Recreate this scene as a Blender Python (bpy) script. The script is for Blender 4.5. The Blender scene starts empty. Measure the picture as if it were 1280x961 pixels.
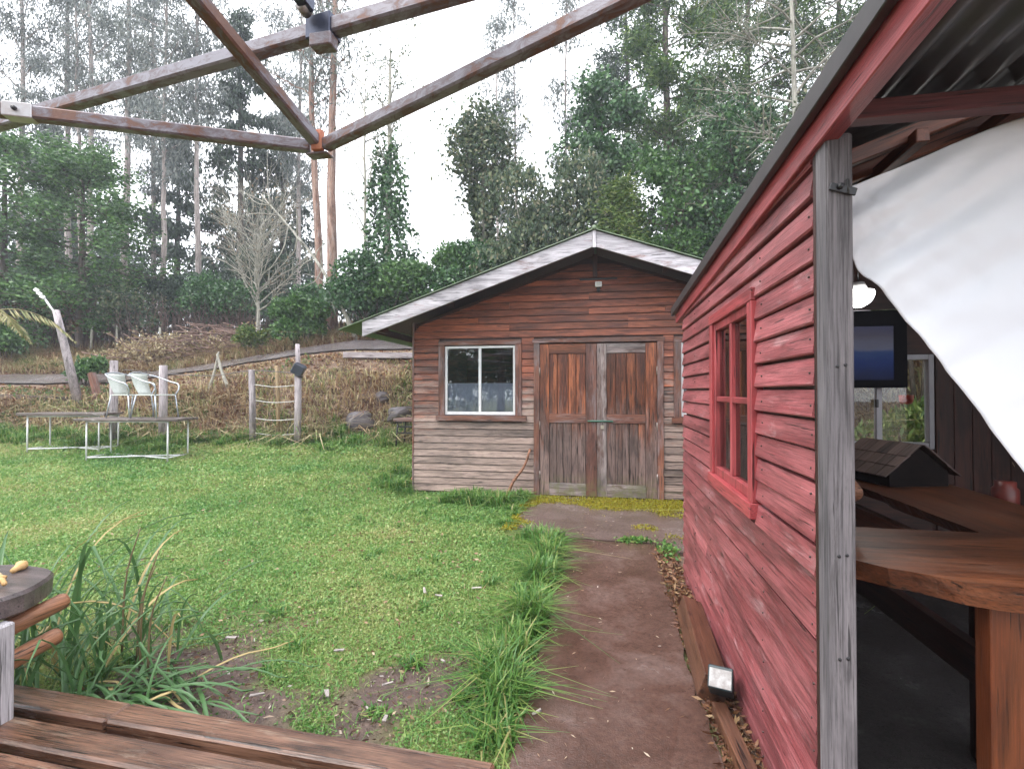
import bpy, bmesh, math, random
import numpy as np
from mathutils import Matrix, Vector

# ------------------------------------------------------------------ camera, sky, light
scene = bpy.context.scene
col = scene.collection
R = math.radians
YAW = R(10.345)
cam_d = bpy.data.cameras.new("camera")
cam = bpy.data.objects.new("camera", cam_d)
col.objects.link(cam)
cam.location = (0, 0, 1.45)
cam.rotation_euler = (R(90 + 0.77), 0, YAW)
cam_d.sensor_width = 36
cam_d.lens = 36 * 630 / 1280
cam_d.clip_start = 0.05
cam_d.clip_end = 1000
scene.camera = cam

SUN_EL, SUN_AZ = R(58), R(225)          # azimuth clockwise from +Y
world = bpy.data.worlds.new("World")
scene.world = world
world.use_nodes = True
wn = world.node_tree
wn.nodes.clear()
w_out = wn.nodes.new("ShaderNodeOutputWorld")
w_bg = wn.nodes.new("ShaderNodeBackground")
w_sky = wn.nodes.new("ShaderNodeTexSky")
w_sky.sky_type = 'NISHITA'
w_sky.sun_disc = False
w_sky.sun_elevation = SUN_EL
w_sky.sun_rotation = SUN_AZ
w_sky.air_density = 1.0
w_sky.dust_density = 4.0
w_mix = wn.nodes.new("ShaderNodeMix")
w_mix.data_type = 'RGBA'
w_mix.inputs[0].default_value = 0.86     # closed cloud cover
w_mix.inputs[7].default_value = (9.7, 9.9, 10.3, 1)
wn.links.new(w_sky.outputs[0], w_mix.inputs[6])
wn.links.new(w_mix.outputs[2], w_bg.inputs[0])
w_bg.inputs[1].default_value = 0.12
wn.links.new(w_bg.outputs[0], w_out.inputs[0])

sun_d = bpy.data.lights.new("sun", 'SUN')
sun_d.energy = 0.9
sun_d.angle = R(30)
sun_d.color = (1.0, 0.97, 0.93)
sun = bpy.data.objects.new("sun", sun_d)
col.objects.link(sun)
sun.rotation_euler = (R(90) - SUN_EL, 0, R(180) - SUN_AZ)
sun.location = (0, 0, 30)

vs = scene.view_settings
vs.view_transform = 'Standard'
vs.look = 'None'
vs.exposure = 1.6
vs.gamma = 1
vs.use_curve_mapping = False
scene.cycles.use_denoising = True
scene.cycles.max_bounces = 6
scene.cycles.transparent_max_bounces = 8
scene.cycles.volume_bounces = 0

rng = np.random.default_rng(11)
rnd = random.Random(5)
CA, SA = math.cos(YAW), math.sin(YAW)


def W(r, d):                              # metres right of / ahead along the viewing axis of the yard -> world X, Y
    return r * CA - d * SA, r * SA + d * CA


# ------------------------------------------------------------------ mesh helpers
WM = {}


def setp(o, label=None, cat=None, group=None, kind=None):
    if label: o['label'] = label
    if cat: o['category'] = cat
    if group: o['group'] = group
    if kind: o['kind'] = kind
    return o


def link(o, parent=None, M=None):
    M = M or Matrix.Identity(4)
    col.objects.link(o)
    if parent is not None:
        o.parent = parent
        o.matrix_parent_inverse = WM[parent].inverted()
    o.matrix_basis = M
    WM[o] = M.copy()
    return o


def thing(name, label, cat, loc=(0, 0, 0), rz=0, group=None):
    o = bpy.data.objects.new(name, None)
    o.empty_display_size = 0.2
    link(o, None, Matrix.Translation(loc) @ Matrix.Rotation(rz, 4, 'Z'))
    return setp(o, label, cat, group)


def npmesh(name, V, Fq, smooth=False):
    V = np.asarray(V, dtype=np.float32)
    Fq = np.asarray(Fq, dtype=np.int32)
    me = bpy.data.meshes.new(name)
    n, k = Fq.shape
    me.vertices.add(len(V))
    me.vertices.foreach_set("co", V.ravel())
    me.loops.add(n * k)
    me.loops.foreach_set("vertex_index", Fq.ravel())
    me.polygons.add(n)
    me.polygons.foreach_set("loop_start", np.arange(0, n * k, k, dtype=np.int32))
    if smooth:
        me.polygons.foreach_set("use_smooth", np.ones(n, dtype=bool))
    me.update(calc_edges=True)
    return me


def obj(name, me, mat, parent=None, M=None):
    o = bpy.data.objects.new(name, me)
    if mat is not None and not me.materials:
        me.materials.append(mat)
    return link(o, parent, M)


def pmesh(name, V, Fs, smooth=False):
    me = bpy.data.meshes.new(name)
    me.from_pydata([tuple(v) for v in V], [], Fs)
    if smooth:
        for p in me.polygons: p.use_smooth = True
    me.update()
    return me


def boxdata(lo, hi, c=0.003):
    lo = np.array(lo, float); hi = np.array(hi, float)
    c = min(c, 0.3 * float((hi - lo).min()))
    idx = {}
    V = []
    for i in range(8):
        s = [(i >> k) & 1 for k in range(3)]
        p = [hi[k] if s[k] else lo[k] for k in range(3)]
        for ax in range(3):
            q = list(p)
            for k in range(3):
                if k != ax:
                    q[k] += -c if s[k] else c
            idx[(i, ax)] = len(V)
            V.append(q)
    Fs = []
    for ax in range(3):
        a, b = (ax + 1) % 3, (ax + 2) % 3
        for s in (0, 1):
            cs = [(s << ax) | (u << a) | (v << b) for u, v in ((0, 0), (1, 0), (1, 1), (0, 1))]
            f = [idx[(k, ax)] for k in cs]
            Fs.append(f if s else f[::-1])
        for u in (0, 1):
            for v in (0, 1):
                k0 = (u << a) | (v << b); k1 = k0 | (1 << ax)
                f = [idx[(k0, a)], idx[(k1, a)], idx[(k1, b)], idx[(k0, b)]]
                Fs.append(f if (u ^ v) else f[::-1])
    for i in range(8):
        f = [idx[(i, 0)], idx[(i, 1)], idx[(i, 2)]]
        par = bin(i).count('1') & 1
        Fs.append(f if par else f[::-1])
    return V, Fs


def box(name, lo, hi, mat, parent=None, c=0.003, M=None):
    V, Fs = boxdata(lo, hi, c)
    return obj(name, pmesh(name, V, Fs), mat, parent, M)


def boxes(name, lst, mat, parent=None, c=0.003, M=None):
    V, Fs = [], []
    for lo, hi in lst:
        v, f = boxdata(lo, hi, c)
        n = len(V); V += v; Fs += [[i + n for i in q] for q in f]
    return obj(name, pmesh(name, V, Fs), mat, parent, M)


def frame_M(p0, p1, up=(0, 0, 1)):
    p0, p1, up = Vector(p0), Vector(p1), Vector(up)
    x = (p1 - p0).normalized()
    y = up.cross(x)
    if y.length < 1e-4: y = Vector((0, 1, 0)).cross(x)
    y.normalize()
    z = x.cross(y)
    M = Matrix((x, y, z)).transposed().to_4x4()
    M.translation = p0
    return M


def beam(name, p0, p1, w, h, mat, parent=None, c=0.003, up=(0, 0, 1)):
    L = (Vector(p1) - Vector(p0)).length
    V, Fs = boxdata((0, -w / 2, -h / 2), (L, w / 2, h / 2), c)
    return obj(name, pmesh(name, V, Fs), mat, parent, frame_M(p0, p1, up))


def tube_arrays(paths, seg=6, cap=True):
    """paths: list of (pts[n,3], radii[n]) -> V, F(quads)"""
    Vs, Fs = [], []
    off = 0
    for pts, rad in paths:
        pts = np.asarray(pts, float); rad = np.asarray(rad, float)
        n = len(pts)
        t = np.gradient(pts, axis=0)
        t /= np.linalg.norm(t, axis=1, keepdims=True) + 1e-9
        ref = np.array([0.31, 0.95, 0.05]) if abs(t[0, 2]) > 0.7 else np.array([0, 0, 1.])
        u = np.cross(t, ref); u /= np.linalg.norm(u, axis=1, keepdims=True) + 1e-9
        v = np.cross(t, u)
        an = np.arange(seg) * 2 * np.pi / seg
        ring = (np.cos(an)[None, :, None] * u[:, None, :] + np.sin(an)[None, :, None] * v[:, None, :]) * rad[:, None, None] + pts[:, None, :]
        Vs.append(ring.reshape(-1, 3))
        i = np.arange(n - 1)[:, None] * seg + np.arange(seg)[None, :]
        j = np.arange(n - 1)[:, None] * seg + (np.arange(seg)[None, :] + 1) % seg
        q = np.stack([i, i + seg, j + seg, j], axis=-1).reshape(-1, 4)
        Fs.append(q + off)
        off += n * seg
        if cap:
            Vs.append(pts[[0, -1]])
            k = np.arange(seg); kn = (k + 1) % seg
            b = off - n * seg
            Fs.append(np.stack([k + b, kn + b, np.full(seg, off), np.full(seg, off)], -1))
            e = off - seg
            Fs.append(np.stack([kn + e, k + e, np.full(seg, off + 1), np.full(seg, off + 1)], -1))
            off += 2
    return np.concatenate(Vs), np.concatenate(Fs)


def fix_quads(name, V, Fq, smooth):
    deg = Fq[:, 2] == Fq[:, 3]
    if not deg.any():
        return npmesh(name, V, Fq, smooth)
    q = Fq[~deg]; t = Fq[deg][:, :3]
    me = bpy.data.meshes.new(name)
    V = np.asarray(V, np.float32)
    me.vertices.add(len(V)); me.vertices.foreach_set("co", V.ravel())
    li = np.concatenate([q.ravel(), t.ravel()]).astype(np.int32)
    me.loops.add(len(li)); me.loops.foreach_set("vertex_index", li)
    ls = np.concatenate([np.arange(len(q)) * 4, len(q) * 4 + np.arange(len(t)) * 3]).astype(np.int32)
    me.polygons.add(len(ls)); me.polygons.foreach_set("loop_start", ls)
    if smooth:
        me.polygons.foreach_set("use_smooth", np.ones(len(ls), dtype=bool))
    me.update(calc_edges=True)
    return me


def tubes(name, paths, mat, parent=None, seg=8, smooth=True, M=None):
    V, Fq = tube_arrays(paths, seg)
    return obj(name, fix_quads(name, V, Fq, smooth), mat, parent, M)


def curve_pts(ctrl, n=16):
    """Catmull-Rom through control points"""
    c = np.asarray(ctrl, float)
    c = np.vstack([2 * c[0] - c[1], c, 2 * c[-1] - c[-2]])
    out = []
    m = len(c) - 3
    for t in np.linspace(0, m - 1e-6, n):
        i = int(t); f = t - i
        p0, p1, p2, p3 = c[i:i + 4]
        out.append(0.5 * (2 * p1 + (p2 - p0) * f + (2 * p0 - 5 * p1 + 4 * p2 - p3) * f * f + (3 * p1 - p0 - 3 * p2 + p3) * f ** 3))
    return np.array(out)


def vnoise(x, y, seed=0):
    """smooth value noise, arrays in, 0..1 out"""
    xi = np.floor(x).astype(np.int64); yi = np.floor(y).astype(np.int64)
    xf = x - xi; yf = y - yi
    xf = xf * xf * (3 - 2 * xf); yf = yf * yf * (3 - 2 * yf)

    def h(a, b):
        n = (a * 374761393 + b * 668265263 + seed * 982451653) & 0xffffffff
        n = ((n ^ (n >> 13)) * 1274126177) & 0xffffffff
        return ((n ^ (n >> 16)) & 0xffff) / 65535.0
    return (h(xi, yi) * (1 - xf) + h(xi + 1, yi) * xf) * (1 - yf) + (h(xi, yi + 1) * (1 - xf) + h(xi + 1, yi + 1) * xf) * yf


def fbm(x, y, seed=0, o=4):
    s = 0; a = .5; t = 0
    for k in range(o):
        s = s + a * vnoise(x * 2 ** k, y * 2 ** k, seed + k); t += a; a *= .5
    return s / t


def sstep(a, b, x):
    t = np.clip((np.asarray(x, float) - a) / (b - a), 0, 1)
    return t * t * (3 - 2 * t)


# ------------------------------------------------------------------ materials
MATS = {}


class NT:
    def __init__(s, name):
        s.m = bpy.data.materials.new(name); s.m.use_nodes = True
        s.t = s.m.node_tree; s.n = s.t.nodes
        s.b = s.n["Principled BSDF"]; s.out = s.n["Material Output"]

    def new(s, ty, **kw):
        n = s.n.new(ty)
        for k, v in kw.items(): setattr(n, k, v)
        return n

    def ln(s, a, b): s.t.links.new(a, b)

    def coords(s, obj_rand=True, kind='Object'):
        tc = s.new("ShaderNodeTexCoord")
        v = tc.outputs[kind]
        if obj_rand:
            oi = s.new("ShaderNodeObjectInfo")
            m = s.new("ShaderNodeVectorMath", operation='SCALE')
            cx = s.new("ShaderNodeCombineXYZ")
            for i in range(3): s.ln(oi.outputs['Random'], cx.inputs[i])
            s.ln(cx.outputs[0], m.inputs[0]); m.inputs['Scale'].default_value = 53.7
            a = s.new("ShaderNodeVectorMath", operation='ADD')
            s.ln(v, a.inputs[0]); s.ln(m.outputs[0], a.inputs[1])
            v = a.outputs[0]
            s.oi = oi
        return v

    def noise(s, v, scale=1, detail=5, rough=.6, sc=(1, 1, 1), dist=0.0):
        mp = s.new("ShaderNodeMapping"); mp.inputs['Scale'].default_value = sc
        s.ln(v, mp.inputs[0])
        n = s.new("ShaderNodeTexNoise")
        n.inputs['Scale'].default_value = scale; n.inputs['Detail'].default_value = detail
        n.inputs['Roughness'].default_value = rough; n.inputs['Distortion'].default_value = dist
        s.ln(mp.outputs[0], n.inputs['Vector'])
        return n.outputs['Fac']

    def ramp(s, f, stops):
        r = s.new("ShaderNodeValToRGB")
        e = r.color_ramp.elements
        while len(e) < len(stops): e.new(0.5)
        for k, (p, c) in enumerate(stops):
            e[k].position = p
            e[k].color = (c, c, c, 1) if isinstance(c, (int, float)) else (*c, 1)
        s.ln(f, r.inputs[0])
        return r.outputs[0]

    def mix(s, f, a, b, mode='MIX'):
        m = s.new("ShaderNodeMix", data_type='RGBA', blend_type=mode)
        for k, x in ((0, f), (6, a), (7, b)):
            if isinstance(x, (int, float)): m.inputs[k].default_value = x
            elif isinstance(x, tuple): m.inputs[k].default_value = (*x, 1)
            else: s.ln(x, m.inputs[k])
        return m.outputs[2]

    def math(s, op, a, b=None, clamp=False):
        m = s.new("ShaderNodeMath", operation=op, use_clamp=clamp)
        for k, x in ((0, a), (1, b)):
            if x is None: continue
            if isinstance(x, (int, float)): m.inputs[k].default_value = x
            else: s.ln(x, m.inputs[k])
        return m.outputs[0]

    def bump(s, h, st=.4, dist=.01):
        b = s.new("ShaderNodeBump"); b.inputs['Strength'].default_value = st; b.inputs['Distance'].default_value = dist
        s.ln(h, b.inputs['Height']); s.ln(b.outputs[0], s.b.inputs['Normal'])

    def col(s, c): s.ln(c, s.b.inputs['Base Color'])

    def rough(s, r):
        if isinstance(r, (int, float)): s.b.inputs['Roughness'].default_value = r
        else: s.ln(r, s.b.inputs['Roughness'])


def wood(name, c1, c2, worn=None, worn_amt=.45, axis=0, rough=.6, streak=.55, var=.35, knots=True, z_worn=None, gloss_noise=False, bump=.5, moss=None, crk=.335):
    """planks: grain along the given local axis, knots, streaks, worn patches; z_worn=(z_lo,z_hi): weathering grows towards z_lo"""
    key = (name, axis)
    if key in MATS: return MATS[key]
    n = NT(name + "_" + "xyz"[axis])
    v = n.coords()
    st = [1.0, 1.0, 1.0]
    def sc(al, ac):
        q = [ac] * 3; q[axis] = al; return tuple(q)
    base = n.noise(v, 1, 4, .55, sc(1.3, 16), .6)
    fine = n.noise(v, 1, 6, .7, sc(4.5, 170), .2)
    colr = n.ramp(base, [(.36, c1), (.64, c2)])
    fr = n.ramp(fine, [(.37, 1 - streak), (.5, .95), (.66, 1.22)])
    stain = n.ramp(n.noise(v, 1, 5, .65, sc(1.1, 5), .8), [(.36, .55), (.5, 1.0), (.66, 1.18)])
    crack = n.ramp(n.noise(v, 1, 3, .5, sc(3.2, 75), .3), [(crk, .22), (crk + .04, 1.0)])
    if worn:
        blotch = n.noise(v, 1, 6, .72, sc(2.2, 11), .4)
        f = n.ramp(blotch, [(worn_amt, 0.0), (worn_amt + .17, 1.0)])
        if z_worn:
            g = n.new("ShaderNodeNewGeometry"); sp = n.new("ShaderNodeSeparateXYZ")
            n.ln(g.outputs['Position'], sp.inputs[0])
            mr = n.new("ShaderNodeMapRange")
            mr.inputs[1].default_value = z_worn[1]; mr.inputs[2].default_value = z_worn[0]
            n.ln(sp.outputs[2], mr.inputs[0])
            gx = n.noise(g.outputs['Position'], .9, 3, .5)
            s1 = n.math('ADD', mr.outputs[0], n.math('MULTIPLY', n.math('SUBTRACT', blotch, .5), 1.5))
            s1 = n.math('ADD', s1, n.math('MULTIPLY', n.math('SUBTRACT', gx, .5), .9))
            f = n.ramp(s1, [(.3, 0.0), (.75, 1.0)])
        colr = n.mix(f, colr, worn)
    colr = n.mix(1.0, colr, fr, 'MULTIPLY')
    colr = n.mix(1.0, colr, stain, 'MULTIPLY')
    colr = n.mix(1.0, colr, crack, 'MULTIPLY')
    if knots:
        mp = n.new("ShaderNodeMapping"); mp.inputs['Scale'].default_value = sc(2.6, 9); n.ln(v, mp.inputs[0])
        vo = n.new("ShaderNodeTexVoronoi"); vo.inputs['Scale'].default_value = 1; n.ln(mp.outputs[0], vo.inputs['Vector'])
        k = n.ramp(vo.outputs['Distance'], [(.05, .35), (.13, 1.0)])
        colr = n.mix(1.0, colr, k, 'MULTIPLY')
    rv = n.math('ADD', n.math('MULTIPLY', n.oi.outputs['Random'], var), 1 - var / 2)
    colr = n.mix(1.0, colr, rv, 'MULTIPLY')
    if moss:
        g = n.new("ShaderNodeNewGeometry"); sp = n.new("ShaderNodeSeparateXYZ"); n.ln(g.outputs['Position'], sp.inputs[0])
        mr = n.new("ShaderNodeMapRange"); mr.inputs[1].default_value = moss[1]; mr.inputs[2].default_value = moss[0]; n.ln(sp.outputs[2], mr.inputs[0])
        mf = n.math('MULTIPLY', mr.outputs[0], n.ramp(n.noise(g.outputs['Position'], 14, 5), [(.42, 0.0), (.6, .8)]))
        colr = n.mix(mf, colr, (.14, .15, .05))
    n.col(colr)
    if gloss_noise:
        n.rough(n.ramp(n.noise(v, 1, 4, .6, sc(1.2, 5)), [(.42, .04), (.6, .34)]))
    else:
        n.rough(rough)
    n.bump(n.math('ADD', n.math('MULTIPLY', fine, .8), n.math('MULTIPLY', crack, .35)), bump, .004)
    MATS[key] = n.m
    return n.m


def plain(name, c1, c2=None, rough=.5, scale=8, metal=0, bump=0, detail=5, lo=.3, hi=.7, spec=None):
    if name in MATS: return MATS[name]
    n = NT(name)
    if c2:
        f = n.noise(n.coords(), scale, detail, .65)
        n.col(n.ramp(f, [(lo, c1), (hi, c2)]))
        if bump: n.bump(f, bump, .006)
    else:
        n.b.inputs['Base Color'].default_value = (*c1, 1)
    n.rough(rough)
    n.b.inputs['Metallic'].default_value = metal
    if spec is not None: n.b.inputs['Specular IOR Level'].default_value = spec
    MATS[name] = n.m
    return n.m


def leafmat(name, stops, rough=.45, trans=.35, spec=.4, patch=None):
    """foliage: colour varies per leaf; light passes through"""
    if name in MATS: return MATS[name]
    n = NT(name)
    g = n.new("ShaderNodeNewGeometry")
    f = g.outputs['Random Per Island']
    if patch:
        nz = n.noise(g.outputs['Position'], patch, 3, .6)
        f = n.math('ADD', n.math('MULTIPLY', f, .5), n.math('MULTIPLY', n.math('SUBTRACT', nz, .32), 1.35), True)
    c = n.ramp(f, stops)
    n.col(c); n.rough(rough)
    n.b.inputs['Specular IOR Level'].default_value = spec
    tr = n.new("ShaderNodeBsdfTranslucent"); n.ln(c, tr.inputs[0])
    ms = n.new("ShaderNodeMixShader"); ms.inputs[0].default_value = trans
    n.ln(n.b.outputs[0], ms.inputs[1]); n.ln(tr.outputs[0], ms.inputs[2]); n.ln(ms.outputs[0], n.out.inputs[0])
    MATS[name] = n.m
    return n.m


def glassmat(name, tint=(.8, .85, .85), refl=1.0):
    if name in MATS: return MATS[name]
    n = NT(name)
    fr = n.new("ShaderNodeFresnel"); fr.inputs[0].default_value = 1.5
    tp = n.new("ShaderNodeBsdfTransparent"); tp.inputs[0].default_value = (*tint, 1)
    gl = n.new("ShaderNodeBsdfGlossy"); gl.inputs['Roughness'].default_value = .015
    gl.inputs[0].default_value = (1, 1, 1, 1)
    ms = n.new("ShaderNodeMixShader")
    n.ln(n.math('MULTIPLY', fr.outputs[0], 1.7 * refl, True), ms.inputs[0]); n.ln(tp.outputs[0], ms.inputs[1]); n.ln(gl.outputs[0], ms.inputs[2])
    n.ln(ms.outputs[0], n.out.inputs[0])
    MATS[name] = n.m
    return n.m


def m_rust():
    if 'rust' in MATS: return MATS['rust']
    n = NT('rusty_steel')
    v = n.coords()
    f = n.noise(v, 1, 8, .75, (14, 30, 30), .8)
    big = n.noise(v, 1, 3, .6, (2.2, 5, 5))
    s = n.math('ADD', n.math('MULTIPLY', f, .7), n.math('MULTIPLY', big, .45))
    c = n.ramp(s, [(.53, (.22, .21, .24)), (.6, (.15, .125, .14)), (.66, (.15, .078, .06)), (.74, (.2, .115, .09)), (.84, (.07, .038, .032))])
    n.col(c); n.rough(n.ramp(s, [(.4, .28), (.7, .6)]))
    n.b.inputs['Metallic'].default_value = .25
    n.bump(f, .25, .002)
    MATS['rust'] = n.m
    return n.m


def m_concrete(name, stops, wet=True, scale=3.0):
    if name in MATS: return MATS[name]
    n = NT(name)
    v = n.coords(False)
    a = n.noise(v, scale * .35, 5, .65); b = n.noise(v, 45, 4, .7); c = n.noise(v, scale, 6, .7, dist=.5)
    s = n.math('ADD', n.math('MULTIPLY', a, .6), n.math('MULTIPLY', c, .4))
    cc = n.ramp(s, stops)
    cc = n.mix(1.0, cc, n.ramp(b, [(.3, .7), (.62, 1.1)]), 'MULTIPLY')
    spx = n.new("ShaderNodeTexVoronoi"); spx.inputs['Scale'].default_value = 130; n.ln(v, spx.inputs['Vector'])
    n.col(cc)
    n.rough(n.ramp(s, [(.42, .05 if wet else .7), (.62, .3 if wet else .85)]))
    n.bump(n.math('ADD', n.math('MULTIPLY', b, 1.0), n.math('MULTIPLY', spx.outputs['Distance'], .5)), .4, .005)
    MATS[name] = n.m
    return n.m


# colours of this place
def SHED(ax): return wood("shed_board", (.14, .034, .016), (.34, .096, .042), (.31, .225, .19), axis=ax, rough=.5, z_worn=(.6, 2.3), streak=.75, var=.55, bump=.9)
def DOORW(ax): return wood("door_wood", (.10, .028, .014), (.31, .098, .04), (.2, .135, .12), axis=ax, rough=.45, z_worn=(.3, 1.7), streak=.88, var=.7, crk=.36, moss=(.0, .35))
def DOORG(ax): return wood("door_grey", (.2, .15, .14), (.38, .32, .31), (.12, .06, .045), .5, axis=ax, rough=.6, streak=.6, moss=(.0, .4))
def TRIM(ax): return wood("shed_trim", (.13, .045, .028), (.24, .098, .06), (.22, .16, .155), .45, axis=ax, rough=.55, streak=.5)
def BARGE(ax): return wood("white_worn_barge", (.34, .32, .35), (.55, .52, .56), (.2, .08, .06), .54, axis=ax, rough=.5, streak=.55, var=.15)
def REDB(ax): return wood("red_paint_board", (.25, .058, .064), (.38, .118, .126), (.50, .29, .30), .57, axis=ax, rough=.4, streak=.45, var=.34, bump=.9, crk=.29)
def REDW(ax): return wood("red_paint_frame", (.32, .05, .055), (.40, .078, .085), (.45, .2, .2), .63, axis=ax, rough=.4, streak=.35, var=.12, knots=False)
def GREYP(ax): return wood("grey_post_wood", (.10, .092, .1), (.19, .172, .182), (.06, .053, .052), .56, axis=ax, rough=.7, crk=.3, streak=.6, var=.2)
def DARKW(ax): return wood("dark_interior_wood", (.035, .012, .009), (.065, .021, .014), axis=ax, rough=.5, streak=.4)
def DECK(ax): return wood("wet_deck_wood", (.075, .033, .02), (.19, .10, .064), (.28, .21, .16), .56, axis=ax, streak=.65, gloss_noise=True, var=.35)
def BARW(ax): return wood("bar_slab_wood", (.11, .035, .016), (.22, .075, .032), (.17, .08, .05), .5, axis=ax, rough=.3, streak=.5)
def LOGW(ax): return wood("log_wood", (.22, .09, .045), (.33, .15, .08), (.26, .17, .12), .55, axis=ax, rough=.45, streak=.45)
def OLDW(ax): return wood("old_table_wood", (.09, .07, .06), (.16, .13, .12), (.5, .47, .45), .58, axis=ax, rough=.6, streak=.5)
def POSTW(ax): return wood("pale_post_wood", (.26, .225, .235), (.38, .335, .35), (.15, .12, .12), .56, axis=ax, rough=.7, streak=.5)


WHITE = plain("white_paint", (.74, .74, .75), (.6, .6, .62), .4, 12)
BLACK = plain("black_plastic", (.015, .015, .018), None, .35)
BARK_P = wood("pale_euc_bark", (.30, .25, .235), (.44, .39, .37), (.2, .11, .075), .56, axis=2, rough=.8, streak=.5, var=.3, knots=False)
BARK_R = wood("red_euc_bark", (.2, .1, .07), (.34, .22, .17), (.36, .31, .29), .5, axis=2, rough=.8, streak=.6, var=.2, knots=False)
BARK_D = wood("dark_bark", (.07, .055, .045), (.13, .10, .085), (.16, .17, .13), .55, axis=2, rough=.9, streak=.6, var=.3, knots=False)
BARK_L = wood("lichen_bark", (.25, .235, .2), (.4, .39, .34), (.33, .35, .25), .55, axis=2, rough=.9, streak=.4, var=.3, knots=False)
RUST = m_rust()
GLASS = glassmat("window_glass")


# ------------------------------------------------------------------ terrain
def rd(X, Y): return X * CA + Y * SA, -X * SA + Y * CA


def lerp_tab(d, tab):
    return np.interp(d, [t[0] for t in tab], [t[1] for t in tab])


T_LEFT = [(-400, 0), (6.3, 0), (9.0, .24), (10.3, .44), (11.2, .72), (12.2, 1.30), (13.0, 1.58), (14.7, 2.0), (16, 2.45), (18, 3.05), (26, 4.2), (60, 7), (400, 12)]
T_RIGHT = [(-400, 0), (6.3, 0), (9.0, .24), (10.3, .44), (10.8, .6), (11.8, 1.6), (12.7, 2.38), (13.0, 2.46), (14.7, 2.98), (16, 3.35), (18, 3.9), (26, 4.8), (60, 8), (400, 12)]


def height(X, Y):
    X = np.asarray(X, float); Y = np.asarray(Y, float)
    r, d = rd(X, Y)
    zl = lerp_tab(d, T_LEFT); zr = lerp_tab(d, T_RIGHT)
    s = sstep(-11.5, -3.5, r)
    z = zl * (1 - s) + zr * s
    # level pad of the cabin
    pad = sstep(-3.1, -2.7, X) * (1 - sstep(9.9, 10.6, Y))
    z = z * (1 - pad)
    # bank on the right, behind the bar hut
    rb = 2.6 * sstep(2.55, 4.9, X) * sstep(4.4, 5.3, Y)
    z = np.maximum(z, rb)
    z = z + (fbm(X * 1.3, Y * 1.3, 3) - .5) * .10 * sstep(9.5, 11.5, d) + (fbm(X * .9, Y * .9, 8) - .5) * .05 * sstep(2.2, 4, d) * (1 - pad)
    z = z + (fbm(X * .35, Y * .35, 5) - .5) * .9 * sstep(15, 20, d)
    return z - .02


def grid_axis(lo, hi, fine_lo, fine_hi, fine, coarse_n):
    a = np.arange(fine_lo, fine_hi + 1e-6, fine)
    g1 = fine_lo - (np.geomspace(fine, fine_lo - lo + fine, coarse_n) - fine)[1:][::-1]
    g2 = fine_hi + (np.geomspace(fine, hi - fine_hi + fine, coarse_n) - fine)[1:]
    return np.concatenate([g1, a, g2])


gx = grid_axis(-110, 110, -17, 6, .13, 28)
gy = grid_axis(-70, 120, 0, 19, .13, 28)
GX, GY = np.meshgrid(gx, gy, indexing='ij')
GZ = height(GX, GY)
nx, ny = GX.shape
ii = (np.arange(nx - 1)[:, None] * ny + np.arange(ny - 1)[None, :])
gF = np.stack([ii, ii + ny, ii + ny + 1, ii + 1], -1).reshape(-1, 4)


def m_ground():
    n = NT('ground')
    g = n.new("ShaderNodeNewGeometry"); p = g.outputs['Position']
    at = n.new("ShaderNodeAttribute"); at.attribute_name = "zone"
    sp = n.new("ShaderNodeSeparateColor"); n.ln(at.outputs['Color'], sp.inputs[0])
    f1 = n.noise(p, 2.5, 6, .7); f2 = n.noise(p, 24, 6, .75); f3 = n.noise(p, 120, 3, .7)
    lawn = n.ramp(f2, [(.3, (.08, .08, .028)), (.5, (.15, .17, .045)), (.72, (.26, .23, .085))])
    soil = n.ramp(f2, [(.3, (.06, .038, .032)), (.55, (.12, .078, .066)), (.75, (.2, .14, .115))])
    litter = n.ramp(f2, [(.3, (.085, .05, .038)), (.5, (.18, .115, .08)), (.72, (.33, .25, .16))])
    c = n.mix(sp.outputs[0], litter, lawn)
    c = n.mix(sp.outputs[1], c, soil)
    c = n.mix(1.0, c, n.ramp(f3, [(.3, .65), (.65, 1.15)]), 'MULTIPLY')
    n.col(c); n.rough(n.ramp(f1, [(.3, .5), (.7, .9)]))
    n.bump(n.math('ADD', f2, n.math('MULTIPLY', f3, .5)), .8, .02)
    return n.m


def dirt_mask(X, Y):
    """bare patches of the lawn, 0..1"""
    n = fbm(X * 1.9, Y * 1.9, 21)
    near = (1 - sstep(2.1, 2.8, Y)) * sstep(-2.35, -2.0, X) * (1 - sstep(-.9, -.55, X) * .6)
    m = sstep(.50, .60, n + near * .32 - .135)
    m = m * (1 - sstep(2.45, 3.1, Y) * .8)
    return np.clip(m, 0, 1)


def lawn_mask(X, Y):
    r, d = rd(X, Y)
    edge = 11.0 - .7 * sstep(-9, -4, r) + (fbm(X * .8, Y * .8, 31) - .5) * 1.4
    m = (1 - sstep(edge - .4, edge + .5, d))
    m = m * (1 - sstep(.44, .5, X) * (Y < 6)) * (1 - ((X > -2.72) & (Y > 6.9)))
    return m


gme = npmesh('ground', np.stack([GX, GY, GZ], -1).reshape(-1, 3), gF, True)
zone = gme.color_attributes.new("zone", 'FLOAT_COLOR', 'POINT')
zc = np.zeros((nx * ny, 4), np.float32)
zc[:, 0] = lawn_mask(GX, GY).ravel(); zc[:, 1] = dirt_mask(GX, GY).ravel() * zc[:, 0]; zc[:, 3] = 1
zone.data.foreach_set("color", zc.ravel())
setp(obj('ground', gme, m_ground()), kind='structure')


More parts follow.
